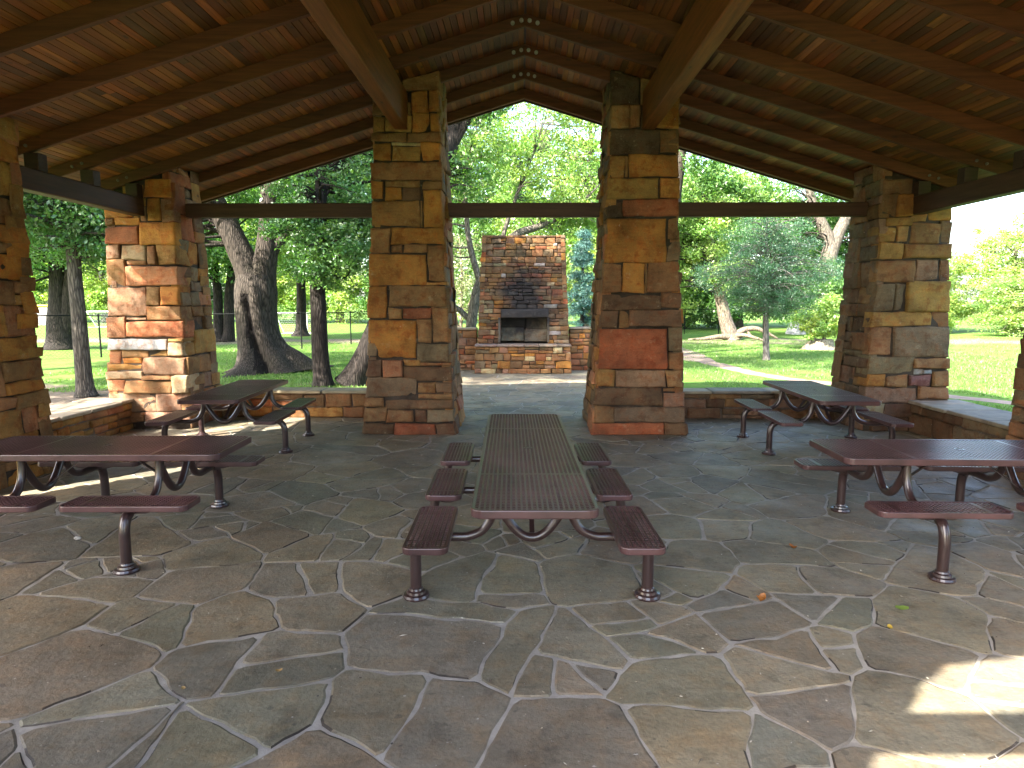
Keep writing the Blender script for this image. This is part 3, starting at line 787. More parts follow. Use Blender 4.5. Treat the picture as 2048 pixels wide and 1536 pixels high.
# ------------------------------------------------------------------ picnic tables
def rr_half(x, hw, hl, r):
    """half extent along the length of a rounded rectangle at offset x"""
    d = abs(x) - (hw - r)
    return hl if d <= 0 else hl - r + math.sqrt(max(0., r * r - d * d))

def bar(mb, p0, p1, w, t, up, ax):
    """rounded bar between two points, along axis ax ('x' or 'y'), top at p.z"""
    prof = [(-w / 2, -t), (-w / 2, -up), (-w / 4, 0), (w / 4, 0), (w / 2, -up), (w / 2, -t)]
    v = []
    for p in (p0, p1):
        for a, b in prof:
            v.append((p[0] + (a if ax == 'y' else 0), p[1] + (a if ax == 'x' else 0), p[2] + b))
    k = 6; f = [(i, i + 1, k + i + 1, k + i) for i in range(5)] + [(5, 0, k, k + 5)]
    if ax == 'x': f = [q[::-1] for q in f]
    mb.add(v, f[::1], W1)

def rim_ring(mb, cx, cy, z, hw, hl, r, h, lip):
    n = 7; loop = []
    for qx, qy, a0 in ((1, 1, 0), (-1, 1, 90), (-1, -1, 180), (1, -1, 270)):
        for i in range(n + 1):
            a = math.radians(a0 + 90 * i / n); loop.append((qx * (hw - r), qy * (hl - r), math.cos(a), math.sin(a)))
    prof = [(-lip, -.004), (-lip, .001), (-.006, .002), (-.0015, 0), (0, -.005), (0, -h + .006), (-.004, -h), (-.012, -h), (-.012, -.012)]
    m = len(prof); L = len(loop); v = []
    for bx, by, c, s in loop:
        for d, zz in prof: v.append((cx + bx + c * (r + d), cy + by + s * (r + d), z + zz))
    f = [(i * m + j, ((i + 1) % L) * m + j, ((i + 1) % L) * m + (j + 1) % m, i * m + (j + 1) % m) for i in range(L) for j in range(m)]
    mb.add(v, f, W1)

def grate(mb, cx, cy, z, hw, hl, r, pitch, wbar):
    nx = int(round(2 * (hw - .02) / pitch)); px = 2 * (hw - .02) / nx
    for i in range(nx + 1):
        x = -(hw - .02) + px * i; e = rr_half(x, hw - .012, hl - .012, r)
        bar(mb, (cx + x, cy - e, z), (cx + x, cy + e, z), wbar, .006, .0018, 'y')
    ny = int(round(2 * (hl - .02) / pitch)); py = 2 * (hl - .02) / ny
    for i in range(ny + 1):
        y = -(hl - .02) + py * i; e = rr_half(y, hl - .012, hw - .012, r)
        bar(mb, (cx - e, cy + y, z - .0003), (cx + e, cy + y, z - .0003), wbar, .006, .0018, 'x')

def picnic_table(L, Wd, ys, seatL):
    root = empty('picnic_table')
    zt, zs = .75, .48; hw, hl = Wd / 2, L / 2
    mb = MB(); grate(mb, 0, 0, zt, hw, hl, .07, .030, .0116)
    for y in (-hl * .5, hl * .5): box(mb, (0, y, zt - .0045), (Wd - .03, .022, .008))
    for sx in (-1, 1): box(mb, (sx * Wd * .22, 0, zt - .022), (.03, L - .06, .022))
    top = mb.build('tabletop', M['steel'], root)
    mb = MB(); rim_ring(mb, 0, 0, zt + .001, hw, hl, .075, .048, .022); mb.build('rim', M['steel'], top, smooth=False)
    mb = MB(); lathe(mb, (0, 0, zt - .01), [(.034, 0), (.034, .013), (.026, .0135), (.026, .009), (.001, .009)], 16); mb.build('umbrella_hole', M['post'], top)
    for y in ys:
        for s in (-1, 1):
            mb = MB()
            pts = [(s * .745, y, .012), (s * .745, y, .20), (s * .742, y, .30), (s * .715, y, .375), (s * .655, y, .405), (s * .55, y, .407), (s * .46, y, .407), (s * .40, y, .412), (s * .315, y, .45), (s * .262, y, .53), (s * .243, y, .62), (s * .24, y, .705)]
            pp = smoothpath(pts, 4); tube(mb, pp, [.037 if abs(q[0]) > .66 else .029 for q in pp], 14)
            leg = mb.build('leg', M['post'], root, smooth=True)
            mb = MB(); lathe(mb, (s * .745, y, .006), [(.083, 0), (.086, .012), (.08, .026), (.062, .03), (.058, .045), (.046, .052), (.042, .064), (.038, .068)], 20)
            mb.build('base_flange', M['post'], leg, smooth=False)
            sxc = s * .635
            mb = MB(); grate(mb, sxc, y, zs, .135, seatL / 2, .05, .030, .0116)
            for q in (-.33, .33): box(mb, (sxc, y + q * seatL, zs - .004), (.25, .018, .008))
            st = mb.build('seat', M['steel'], root)
            mb = MB(); rim_ring(mb, sxc, y, zs + .001, .135, seatL / 2, .055, .04, .016); mb.build('rim', M['steel'], st)
            mb = MB(); w1, w2, zt2, zb = seatL * .27, seatL * .12, zs - .016, zs - .085; v = []
            for xx in (-.02, .02):
                v += [(sxc + xx, y - w1, zt2), (sxc + xx, y + w1, zt2), (sxc + xx, y + w1, zt2 - .03), (sxc + xx, y + w2, zb), (sxc + xx, y - w2, zb), (sxc + xx, y - w1, zt2 - .03)]
            mb.add(v, [tuple(range(6))[::-1], tuple(range(6, 12))] + [(i, (i + 1) % 6, 6 + (i + 1) % 6, 6 + i) for i in range(6)], W1)
            for q in (-1, 1): bbox(mb, (sxc, y + q * w1, zt2 - .016), (.09, .035, .03), W1, .008)
            br = mb.build('bracket', M['post'], root)
            for q in (-1, 1):
                mb = MB(); yy = y + q * (w2 + .02); xx = sxc + s * .02
                tube(mb, [(xx - s * .005, yy, zs - .056), (xx + s * .006, yy, zs - .056), (xx + s * .010, yy, zs - .056)], [.011, .011, .006], 8)
                mb.build('bolt', M['bolt'], br)
        mb = MB(); pts = [(-.235, y, .655), (-.19, y, .575), (-.12, y, .472), (-.06, y, .418), (0, y, .402), (.06, y, .418), (.12, y, .472), (.19, y, .575), (.235, y, .655)]
        tube(mb, smoothpath(pts, 4), .0295, 14); mb.build('cross_tube', M['post'], root, smooth=True)
    for y, d in ((ys[0], 1), (ys[-1], -1)):
        mb = MB(); p0 = Vector((0, y + d * .02, .43)); p1 = Vector((0, y + d * .42, .715))
        v = []
        for p in (p0, p1):
            for xx in (-.016, .016):
                for zz in (-.004, .004): v.append((p.x + xx, p.y, p.z + zz))
        mb.add(v, [(0, 1, 3, 2), (4, 6, 7, 5), (0, 4, 5, 1), (2, 3, 7, 6), (0, 2, 6, 4), (1, 5, 7, 3)], W1)
        mb.build('brace', M['post'], root)
    return root

TG = 'brown perforated steel picnic tables on the paving'
long_t = picnic_table(3.15, .72, (-1.04, 0, 1.04), .80)
setp(long_t, 'long brown perforated steel picnic table with six seats, pointing at the fireplace', 'picnic table', TG)
long_t.location = (.053, 5.047, 0); long_t.rotation_euler = (0, 0, .016)
proto = picnic_table(2.06, .72, (-.527, .527), .90)
for i, (x, y, a, lab) in enumerate([
    (-3.324, 5.103, PI / 2 + .02, 'four-seat brown steel picnic table set crosswise beside the orange left side pillar'),
    (3.423, 5.047, PI / 2 - .019, 'four-seat brown steel picnic table set crosswise near the right side pillar'),
    (-3.754, 8.538, .053, 'four-seat steel picnic table standing in front of the sunlit left corner pillar'),
    (3.858, 8.546, -.03, 'four-seat steel picnic table standing in front of the shaded right corner pillar')]):
    t = proto if i == 0 else copy_tree(proto)
    t.location = (x, y, 0); t.rotation_euler = (0, 0, a); setp(t, lab, 'picnic table', TG)

# ------------------------------------------------------------------ trees
G = dict(dark=[(.043, .112, .03), (.058, .14, .034), (.075, .165, .042)], mid=[(0.0500, 0.1313, 0.0275), (0.0688, 0.1625, 0.0350), (0.0938, 0.1875, 0.0375)],
         lime=[(0.1250, 0.2250, 0.0438), (0.1750, 0.2750, 0.0562), (0.2250, 0.3125, 0.0750), (0.0938, 0.1750, 0.0375)], teal=[(.03, .088, .046), (.042, .112, .06), (.058, .135, .072), (.034, .09, .04)],
         spruce=[(0.0375, 0.1063, 0.1063), (0.0500, 0.1313, 0.1250), (0.0688, 0.1625, 0.1438)], pale=[(0.2000, 0.2375, 0.1375), (0.2500, 0.2625, 0.1875), (0.1375, 0.2000, 0.0750)], bright=[(0.2375, 0.3375, 0.0750), (0.3000, 0.3875, 0.1000), (0.1750, 0.2750, 0.0625)])

def leaf_mesh(name, cen, siz, cols, mat, parent, elong=.5, upbias=.35, seed=0):
    n = len(cen); rs = np.random.RandomState(seed + 5)
    nor = rs.normal(size=(n, 3)); nor[:, 2] += upbias * 2; nor /= np.linalg.norm(nor, axis=1)[:, None]
    t = rs.normal(size=(n, 3)); t -= nor * (t * nor).sum(1)[:, None]; t /= np.linalg.norm(t, axis=1)[:, None]
    b = np.cross(nor, t); s = siz[:, None]
    V = np.empty((n, 4, 3), np.float32)
    V[:, 0] = cen - t * s * .5; V[:, 1] = cen + b * s * elong * .5 + nor * s * .06; V[:, 2] = cen + t * s * .5; V[:, 3] = cen - b * s * elong * .5 + nor * s * .06
    me = bpy.data.meshes.new(name)
    me.vertices.add(n * 4); me.vertices.foreach_set('co', V.ravel())
    me.loops.add(n * 4); me.loops.foreach_set('vertex_index', np.arange(n * 4, dtype=np.int32))
    me.polygons.add(n); me.polygons.foreach_set('loop_start', np.arange(0, n * 4, 4, dtype=np.int32)); me.polygons.foreach_set('loop_total', np.full(n, 4, np.int32))
    a = me.attributes.new('col', 'FLOAT_COLOR', 'FACE')
    c4 = np.ones((n, 4), np.float32); c4[:, :3] = cols; a.data.foreach_set('color', c4.ravel())
    me.materials.append(mat); me.update(); me.validate()
    o = bpy.data.objects.new(name, me); C.objects.link(o)
    if parent: o.parent = parent
    return o

def puffs(ells, npuff, rs):
    """cluster centres in a list of ellipsoids (cx,cy,cz,rx,ry,rz,weight), biased to the outside"""
    w = np.array([e[6] for e in ells], float); w /= w.sum(); out = []
    for e, k in zip(ells, np.round(w * npuff).astype(int)):
        d = rs.normal(size=(k, 3)); d /= np.linalg.norm(d, axis=1)[:, None]
        r = rs.rand(k) ** .45
        out.append(np.array(e[:3]) + d * r[:, None] * np.array(e[3:6]))
    return np.vstack(out)

def foliage(cc, per, pr, size, pal, rs, flat=.7, palmix=None):
    k = len(cc); n = per; P = []; S = []; K = []
    pal = np.array(pal)
    for c in cc:
        m = int(n * rs.uniform(.5, 1.5)); rad = pr * rs.uniform(.6, 1.35)
        d = rs.normal(size=(m, 3)); d /= np.linalg.norm(d, axis=1)[:, None]
        q = d * (rs.rand(m) ** .5)[:, None] * rad; q[:, 2] *= flat
        P.append(c + q); S.append(size * rs.uniform(.6, 1.3, m))
        base = pal[rs.randint(len(pal))]; alt = pal[rs.randint(len(pal), size=m)]
        K.append((base * .6 + alt * .4) * rs.uniform(.7, 1.35, (m, 1)) * np.array([rs.uniform(.85, 1.2), 1., rs.uniform(.8, 1.1)]))
    return np.vstack(P), np.concatenate(S), np.clip(np.vstack(K), 0, .6)

def make_tree(name, label, base, stems, ells, npuff, per, pr, size, pal, seed, group=None, barkc=(.12, .1, .085), limbs=.5, cat='tree', elong=.5, mat='leaf', limbr=.035, rfun=None, colfun=None, seg=12, extra=None, flat=.7, twigc=None, sm=5):
    rs = np.random.RandomState(seed); rd = random.Random(seed)
    root = empty(name, base, label=label, cat=cat, group=group)
    mb = MB(); allp = []
    for si, st in enumerate(stems):
        pts = smoothpath([p for p in st], sm); path = [tuple(p[:3]) for p in pts]; rad = [float(p[3]) for p in pts]
        tube(mb, path, rad, seg, barkc, rfun=rfun if si == 0 else None, colfun=colfun if si == 0 else None)
        allp += [(np.array(p), r) for p, r in zip(path, rad)]
    cc = puffs(ells, npuff, rs) if npuff else np.zeros((0, 3))
    if len(cc):
        PP = np.array([p for p, r in allp]); zmin = np.percentile(PP[:, 2], 35)
        up = [i for i in range(len(PP)) if PP[i, 2] >= zmin]
        for c in cc:
            if rd.random() > limbs or c[2] < zmin - .4: continue
            d = np.linalg.norm(PP[up] - c, axis=1) + np.maximum(0, PP[up][:, 2] - c[2]) * 1.5
            i = up[int(np.argmin(d))]; a = PP[i]; mid = (a + c) / 2 + rs.normal(size=3) * .12 * np.linalg.norm(c - a) ; mid[2] += .08 * np.linalg.norm(c - a)
            pp = smoothpath([a, mid, c], 3); r0 = min(allp[i][1] * .5, limbr * (1 + .25 * np.linalg.norm(c - a)))
            tube(mb, [tuple(q) for q in pp], list(np.linspace(r0, .006, len(pp))), 5, twigc or barkc, caps=False)
    mb.build('trunk', M['bark'], root, smooth=True)
    if extra is not None and len(extra): cc = np.vstack([cc, extra]) if len(cc) else extra
    if len(cc):
        P, S, K = foliage(cc, per, pr, size, G[pal] if isinstance(pal, str) else pal, rs, flat)
        leaf_mesh('crown', P, S, K, M[mat], root, elong, seed=seed)
    return root

BK = (.046, .037, .03); BKD = (.027, .022, .019); BKG = (.14, .12, .1); BKP = (.18, .145, .11)
LT = 'park trees behind the pavilion on the left'
make_tree('tree', 'slim straight tree with pale grey trunk just outside the left low wall', (-9.09, 13.36, -.06),
    [[(0, 0, 0, .24), (-.01, 0, .25, .17), (-.02, 0, .9, .15), (-.02, 0, 1.7, .14), (-.03, 0, 2.6, .13), (0, 0, 4, .11), (.05, .1, 6, .07), (.1, .1, 7.4, .03)]],
    [(0, 0, 5.6, 2.7, 2.7, 2.4, .7), (-.1, .3, 3.75, 2.3, 2.0, 1.0, .9), (1.9, -3., 8.4, 2., 1.7, 1.4, .6)], 400, 150, .45, .095, 'dark', 101, LT, (.08, .069, .058))  # last ellipsoid: unseen upper crown added over the roof to shade the hearth
make_tree('tree', 'dark tree forking low into two stems, beyond the slim grey one', (-19.28, 27.1, -.06),
    [[(0, 0, 0, .75), (0, 0, .4, .58), (0, 0, 1.1, .5), (.05, 0, 2.4, .36), (.12, 0, 4.4, .3), (.1, 0, 7, .2), (0, 0, 10, .06)],
     [(.1, 0, .5, .4), (.34, 0, 1.2, .36), (.62, 0, 2.8, .28), (.86, 0, 4.4, .24), (1.2, 0, 7, .15), (1.5, 0, 9, .05)]],
    [(.3, 0, 7.2, 4.8, 4.6, 4.0, 1.), (-1., -1.5, 4.3, 3.2, 2.5, 1.2, .4)], 300, 140, .75, .15, 'dark', 102, LT, BKD)

def bigr(p, d, r):
    ang = math.atan2(d.y, d.x); z = p.z
    fl = math.exp(-max(z, 0) / .36)
    k = 1 + fl * (.35 + .95 * max(0, math.cos(3 * (ang - .2))) ** 3 + .4 * max(0, math.cos(5 * ang + .4)) ** 3)
    a0 = -PI / 2 + .05 + .32 * (1 - min(max(z, 0), 2.) / 2.) - .25 * min(max(z, 0), 2.) / 2.
    da = (ang - a0 + PI) % (2 * PI) - PI
    if z < 2.25: k *= 1 - .40 * math.exp(-(da / .21) ** 2) * min(1., (2.25 - z) / .35)
    return k * (1 + .03 * math.sin(9 * ang + 3 * z))
def bigc(c):
    z = c.z; ang = math.atan2(c.y, c.x + .18 * min(z, 1.)); a0 = -PI / 2 + .05 + .32 * (1 - min(max(z, 0), 2.) / 2.) - .25 * min(max(z, 0), 2.) / 2.
    da = (ang - a0 + PI) % (2 * PI) - PI
    return (.012, .009, .008) if (z < 2.2 and abs(da) < .19 + .04 * math.sin(7 * z)) else (.05, .041, .034)
make_tree('tree', 'massive old tree with flared roots, a dark rotted hollow and twin forked trunks', (-7.31, 18.4, -.06),
    [[(.05, 0, -.05, .80), (.02, 0, .25, .68), (-.06, 0, .6, .60), (-.15, 0, 1.1, .56), (-.18, 0, 1.7, .55), (-.14, 0, 2.3, .56), (-.12, 0, 2.7, .50)],
     [(-.22, 0, 2.3, .42), (-.36, 0, 2.9, .36), (-.61, 0, 3.5, .33), (-.92, 0, 4.2, .30), (-1.31, .1, 4.9, .27), (-2.2, .3, 6.4, .2), (-3.4, .6, 8.4, .09)],
     [(.02, 0, 2.3, .40), (.1, 0, 2.85, .34), (.23, 0, 3.5, .30), (.34, 0, 4.3, .28), (.41, 0, 5.2, .26), (.5, .1, 6.3, .23), (.6, .2, 8, .17), (.8, .4, 11, .06)],
     [(.24, 0, 3.2, .18), (.5, 0, 3.55, .16), (.81, 0, 3.9, .15), (1.18, 0, 4.3, .14), (1.75, .1, 4.75, .12), (2.6, .2, 5.9, .09), (3.4, .3, 7.6, .04)]],
    [(-.5, .5, 9., 6.4, 4.8, 4., 1.), (-3.2, .2, 5.6, 2.6, 2.2, 1.7, .34), (2.6, .4, 5.6, 2.2, 1.8, 1.2, .2), (-4.0, -.5, 4.2, 1.6, 1.2, 1.3, .3), (.8, 1.5, 5.8, 4., 2., 1.5, .4)], 560, 130, .62, .115, 'mid', 103, LT, BK, rfun=bigr, colfun=bigc, seg=56, limbs=.35, sm=9)
make_tree('tree', 'far pair of thin dark twin trunks left of the hollow tree, past the fence', (-14.94, 32.5, -.06),
    [[(-.15, 0, 0, .4), (-.22, 0, .5, .27), (-.16, 0, 2, .22), (-.18, 0, 3, .2), (-.4, 0, 6, .12), (-.6, 0, 9, .04)], [(.2, 0, 0, .4), (.31, 0, .5, .28), (.39, 0, 2, .24), (.6, 0, 3.5, .2), (1.1, 0, 7, .1), (1.3, 0, 9.5, .04)]],
    [(.2, 0, 8., 4.2, 4., 3.8, 1.), (-.6, -1, 4.4, 3., 2., 1.2, .4)], 240, 140, .8, .17, 'mid', 104, LT, BKD)
make_tree('tree', 'far single dark trunk standing in front of the white soccer goal', (-12.85, 37.9, -.06),
    [[(0, 0, 0, .6), (.02, 0, .35, .36), (.05, 0, 1, .3), (.1, 0, 2, .27), (.15, 0, 3.8, .24), (.34, 0, 6.3, .17), (.4, 0, 9.5, .05)]],
    [(.3, 0, 8.2, 4.6, 4.4, 3.9, 1.), (.5, -1, 4.7, 3.4, 2.4, 1.5, .4)], 250, 140, .85, .18, 'lime', 105, LT, BKD)
make_tree('tree', 'straight dark trunk close behind the back low wall, leafy twigs hiding its upper half', (-4.65, 15.07, -.06),
    [[(.02, 0, 0, .27), (0, 0, .25, .215), (-.03, 0, .8, .19), (-.03, 0, 1.7, .18), (-.03, 0, 2.4, .17), (.04, 0, 3.3, .155), (.1, 0, 4.2, .14), (.25, 0, 6, .1), (.4, 0, 8, .03)]],
    [(.35, -.1, 3.0, 1.05, .9, .75, .42), (-.5, 0, 3.9, .9, .8, .6, .2), (.3, .2, 5.5, 2.2, 1.9, 2., .8), (.75, .2, 3.6, 1.1, .8, .9, .3), (-.7, -2., 8., 2.3, 1.7, 1.3, .75)], 440, 130, .36, .085, 'dark', 106, LT, BKD)  # last ellipsoid: unseen high leaf mass added to shade the fireplace
make_tree('tree', 'dark leaning tree rising behind the left inner pillar into the gable opening', (-3.92, 15.3, -.06),
    [[(-.12, 0, 0, .42), (0, 0, .25, .31), (.29, 0, .8, .26), (.98, 0, 2.4, .23), (1.7, 0, 4, .215), (2.35, 0, 5.64, .2), (2.8, .1, 6.7, .17), (3.4, .4, 8.2, .1), (3.9, .6, 9.6, .03)],
     [(2.2, 0, 5.2, .1), (2.9, -.2, 6.2, .08), (3.7, -.4, 6.7, .05), (4.5, -.5, 6.5, .02)]],
    [(3.6, .6, 8.6, 2.8, 2.2, 1.6, 1.), (6.6, 1., 9.6, 3., 2.4, 1.2, .6), (2.2, -1.8, 9., 2., 1.6, 1.1, .5), (6.2, -2.3, 9., 2.3, 1.8, 1.1, .55), (3.1, -.4, 6.35, .9, .6, .35, .22), (2.7, 0, 4.7, .55, .5, .5, .14)], 300, 100, .42, .11, 'mid', 107, LT, BKD, elong=.42)  # second to fourth ellipsoids: foliage hidden above the roofline, added to dapple the right lawn

CT = 'trees beyond the fireplace'
make_tree('tree', 'pale-barked tree right behind the fireplace with limbs arching over the chimney top', (-1.75, 23., -.06),
    [[(-.1, 0, 0, .26), (-.06, 0, .84, .2), (.12, 0, 1.98, .18), (.34, 0, 2.7, .17), (1.05, 0, 3.7, .15), (1.6, 0, 4.3, .14), (2.44, .2, 4.6, .11), (3.6, .5, 5.2, .06), (4.6, .8, 6.2, .02)],
     [(-.02, 0, 1.3, .11), (-.45, 0, 1.7, .1), (-.9, -.1, 2.0, .08), (-1.7, -.2, 2.9, .05), (-2.3, -.2, 4., .02)], [(.3, 0, 2.6, .12), (-.1, .2, 4.2, .1), (-.2, .4, 6.2, .06), (.2, .5, 8, .02)], [(.9, 0, 3.5, .08), (1.4, .3, 5.2, .07), (2.2, .6, 7.2, .03)]],
    [(1.1, .6, 7.4, 3.6, 2.6, 2.6, 1.), (3.6, .6, 5.1, 1.6, 1.4, .8, .25), (-1.9, 0, 4.0, 1.2, 1.2, .9, .2)], 280, 110, .5, .12, 'lime', 111, CT, BKG, limbs=.8, elong=.45)
make_tree('tree', 'tall sunlit yellow-green tree filling the gable opening far behind the chimney', (3.4, 34., -.06),
    [[(0, 0, 0, .4), (0, 0, 1, .3), (.2, 0, 4, .24), (.1, 0, 8, .16), (0, 0, 12.5, .04)]], [(0, 0, 8.4, 5.2, 4.4, 5.4, 1.), (-1, -1.5, 3.6, 3.4, 2.4, 2.4, .4)], 480, 130, .8, .16, 'lime', 112, CT, BKG, limbs=.5)
make_tree('tree', 'large green tree far behind, seen left of the chimney under the gable', (-4.6, 37., -.06),
    [[(0, 0, 0, .45), (0, 0, 1, .34), (.1, 0, 4, .28), (0, 0, 9, .16), (0, 0, 13, .04)]], [(0, 0, 9., 5.2, 4.4, 5.4, 1.), (0, -1.5, 4., 3.6, 2.4, 2.4, .4)], 420, 130, .85, .17, 'mid', 113, CT, BK, limbs=.5)
make_tree('shrub', 'sparse pale twiggy shrub left of the fireplace above the flanking wall', (-2.9, 31., -.06),
    [[(0, 0, 0, .1), (.05, 0, 1.4, .07), (.1, 0, 3, .05), (0, 0, 5, .015)], [(0, 0, .6, .07), (-.7, .1, 2.2, .05), (-1.2, .2, 4, .015)], [(0, 0, .9, .06), (.7, .1, 2.6, .04), (1.1, .1, 4.4, .015)]],
    [(0, 0, 3.1, 2., 1.8, 2.2, 1.)], 90, 55, .45, .12, 'pale', 114, None, BKP, limbs=1., cat='shrub', limbr=.03)
# blue spruce: drooping whorls of needles
sp = empty('spruce', (2.05, 22.2, -.06), label='small bluish spruce just right of the fireplace', cat='tree', group=CT)
rs = np.random.RandomState(55); mb = MB(); tube(mb, [(0, 0, 0), (0, 0, 4.4)], [.1, .015], 8, BKD); cen = []
for z in np.sort(rs.uniform(.3, 4.3, 34)):
    L = (.98 * (1 - z / 4.7) + .08) * rs.uniform(.75, 1.1)
    for k in range(6):
        a = rs.rand() * 6.28; l = L * rs.uniform(.75, 1.1); e = np.array([math.cos(a) * l, math.sin(a) * l, z - rs.uniform(-.1, .35) * l])
        tube(mb, [(0, 0, z), tuple(e)], [.014, .004], 4, BKD, caps=False)
        for t in np.linspace(.25, 1, 7): cen.append(np.array([0, 0, z]) * (1 - t) + e * t)
mb.build('trunk', M['bark'], sp, smooth=True)
P, S, K = foliage(np.array(cen) + rs.normal(size=(len(cen), 3)) * .05, 22, .15, .085, G['spruce'], rs, .6)
leaf_mesh('crown', P, S, K, M['needle'], sp, .22, seed=6)

RT = 'trees on the lawn to the right'
make_tree('tree', 'young oak with fine blue-green foliage and thin trunk on the lawn', (8.32, 22.2, -.06),
    [[(0, 0, 0, .135), (-.02, 0, .25, .11), (-.07, 0, .97, .1), (-.11, 0, 1.8, .09), (-.11, 0, 2.96, .065), (-.2, 0, 4.2, .035), (-.2, 0, 5.0, .012)]],
    [(-.1, 0, 2.85, 2.4, 2.1, .95, 1.), (-.15, 0, 4.0, 1.6, 1.4, .95, .55), (.1, 0, 2.0, 1.7, 1.4, .5, .4), (.25, -.2, 1.75, .6, .5, .35, .1)], 620, 110, .3, .055, 'teal', 121, RT, (.12, .11, .1), limbs=.7, limbr=.012, elong=.38)
make_tree('tree', 'leaning pale broken trunk beside a fallen branch at the far lawn edge', (10.93, 34.2, -.06),
    [[(.05, 0, 0, .55), (-.05, 0, .3, .42), (-.31, 0, 1, .34), (-.58, 0, 2, .3), (-.8, 0, 2.9, .27), (-1.1, 0, 4.4, .2), (-1.6, .2, 6.5, .08)]],
    [(-1.6, .4, 6.4, 3.4, 2.6, 2.6, 1.), (-3.4, .6, 4.0, 2., 1.5, 2.2, .5), (-.4, -.9, 3.4, 1.4, .7, .8, .3)], 330, 130, .6, .14, 'lime', 122, RT, BKP, limbs=.45, twigc=BK)
lg = empty('fallen_branch', (10.86, 34., -.06), label='bleached fallen branch arching on the grass beside the leaning pale trunk', cat='branch')
mb = MB()
for st in ([(0, 0, .1, .2), (.32, 0, .36, .17), (.7, 0, .56, .15), (1.22, -.1, .62, .12), (1.68, -.2, .44, .09), (2.3, -.3, .1, .05)], [(.2, -.1, .25, .12), (.5, -.4, .3, .1), (.9, -.7, .2, .08), (1.4, -1., .03, .04)], [(0, 0, .15, .16), (-.7, -.2, .2, .13), (-1.5, -.3, .1, .09), (-2.3, -.3, .05, .05)], [(.8, 0, .5, .07), (1., -.2, .2, .05), (1.1, -.3, 0, .03)]):
    pts = smoothpath(st, 5); tube(mb, [tuple(p[:3]) for p in pts], [float(p[3]) for p in pts], 8, (.2, .16, .115))
mb.build('limb', M['bark'], lg, smooth=True)
make_tree('tree', 'big tree with pale forked trunk seen high up beside the right corner pillar', (18.64, 40., -.06),
    [[(0, 0, 0, .75), (-.1, 0, 1, .58), (-.25, 0, 3.4, .5), (-.22, 0, 4.6, .48), (-.2, 0, 5.4, .4), (-.7, 0, 6.5, .32), (-1.39, 0, 7.9, .25), (-2.2, 0, 10.5, .12), (-2.6, 0, 12.5, .04)],
     [(-.2, 0, 4.6, .4), (.2, 0, 5.9, .36), (.59, 0, 6.8, .32), (1.1, 0, 8.2, .25), (2., 0, 11, .1), (2.3, 0, 12.6, .03)]],
    [(0, .8, 11., 5.6, 4.6, 3.4, 1.), (-3.6, 0, 6.6, 2.4, 2., 1.9, .3), (3.4, 0, 6.8, 2.2, 2., 2., .3), (0, -1.4, 2.4, 3.6, 1.4, 1.9, .45)], 480, 120, .8, .17, 'mid', 123, RT, (.13, .11, .09), limbs=.35, twigc=BK)
make_tree('tree', 'tall tree hanging leafy sprays below the right slope of the roof', (5.25, 24., -.06),
    [[(0, 0, 0, .3), (0, 0, 1, .24), (.1, 0, 4, .2), (.5, 0, 8, .13), (.8, 0, 12, .03)]],
    [(1.2, -.3, 10.4, 4.4, 3.6, 3., 1.)], 170, 110, .55, .15, 'mid', 124, RT, BK, limbs=.6, elong=.45,
    extra=np.array([(.86 + q * .1, -.6, 6.6 - q * .17) for q in range(-2, 6)] + [(1.35 + q * .06, -.5, 6.9 - q * .2) for q in range(5)] + [(2.25 + q * .16, -.4, 5.9 - q * .07) for q in range(-3, 7)] + [(2.9 + q * .12, -.4, 5.7 - q * .2) for q in range(5)] + [(3.5, -.3, 5.9), (3.9, -.3, 5.8)]))
make_tree('bush', 'bright leafy bush sprouting from an old stump by the right corner pillar', (12.56, 27.6, -.06),
    [[(0, 0, 0, .85), (0, 0, .12, .62), (.02, 0, .3, .5), (.02, 0, .42, .46)], [(.1, 0, .3, .08), (.3, 0, 1., .05), (.5, 0, 1.7, .02)], [(-.2, 0, .3, .08), (-.5, 0, 1., .05), (-.7, 0, 1.7, .02)]],
    [(.1, 0, 1.25, 1.3, 1.1, .95, 1.)], 95, 110, .28, .12, 'bright', 125, None, (.24, .2, .15), cat='bush', limbs=.5, limbr=.012)

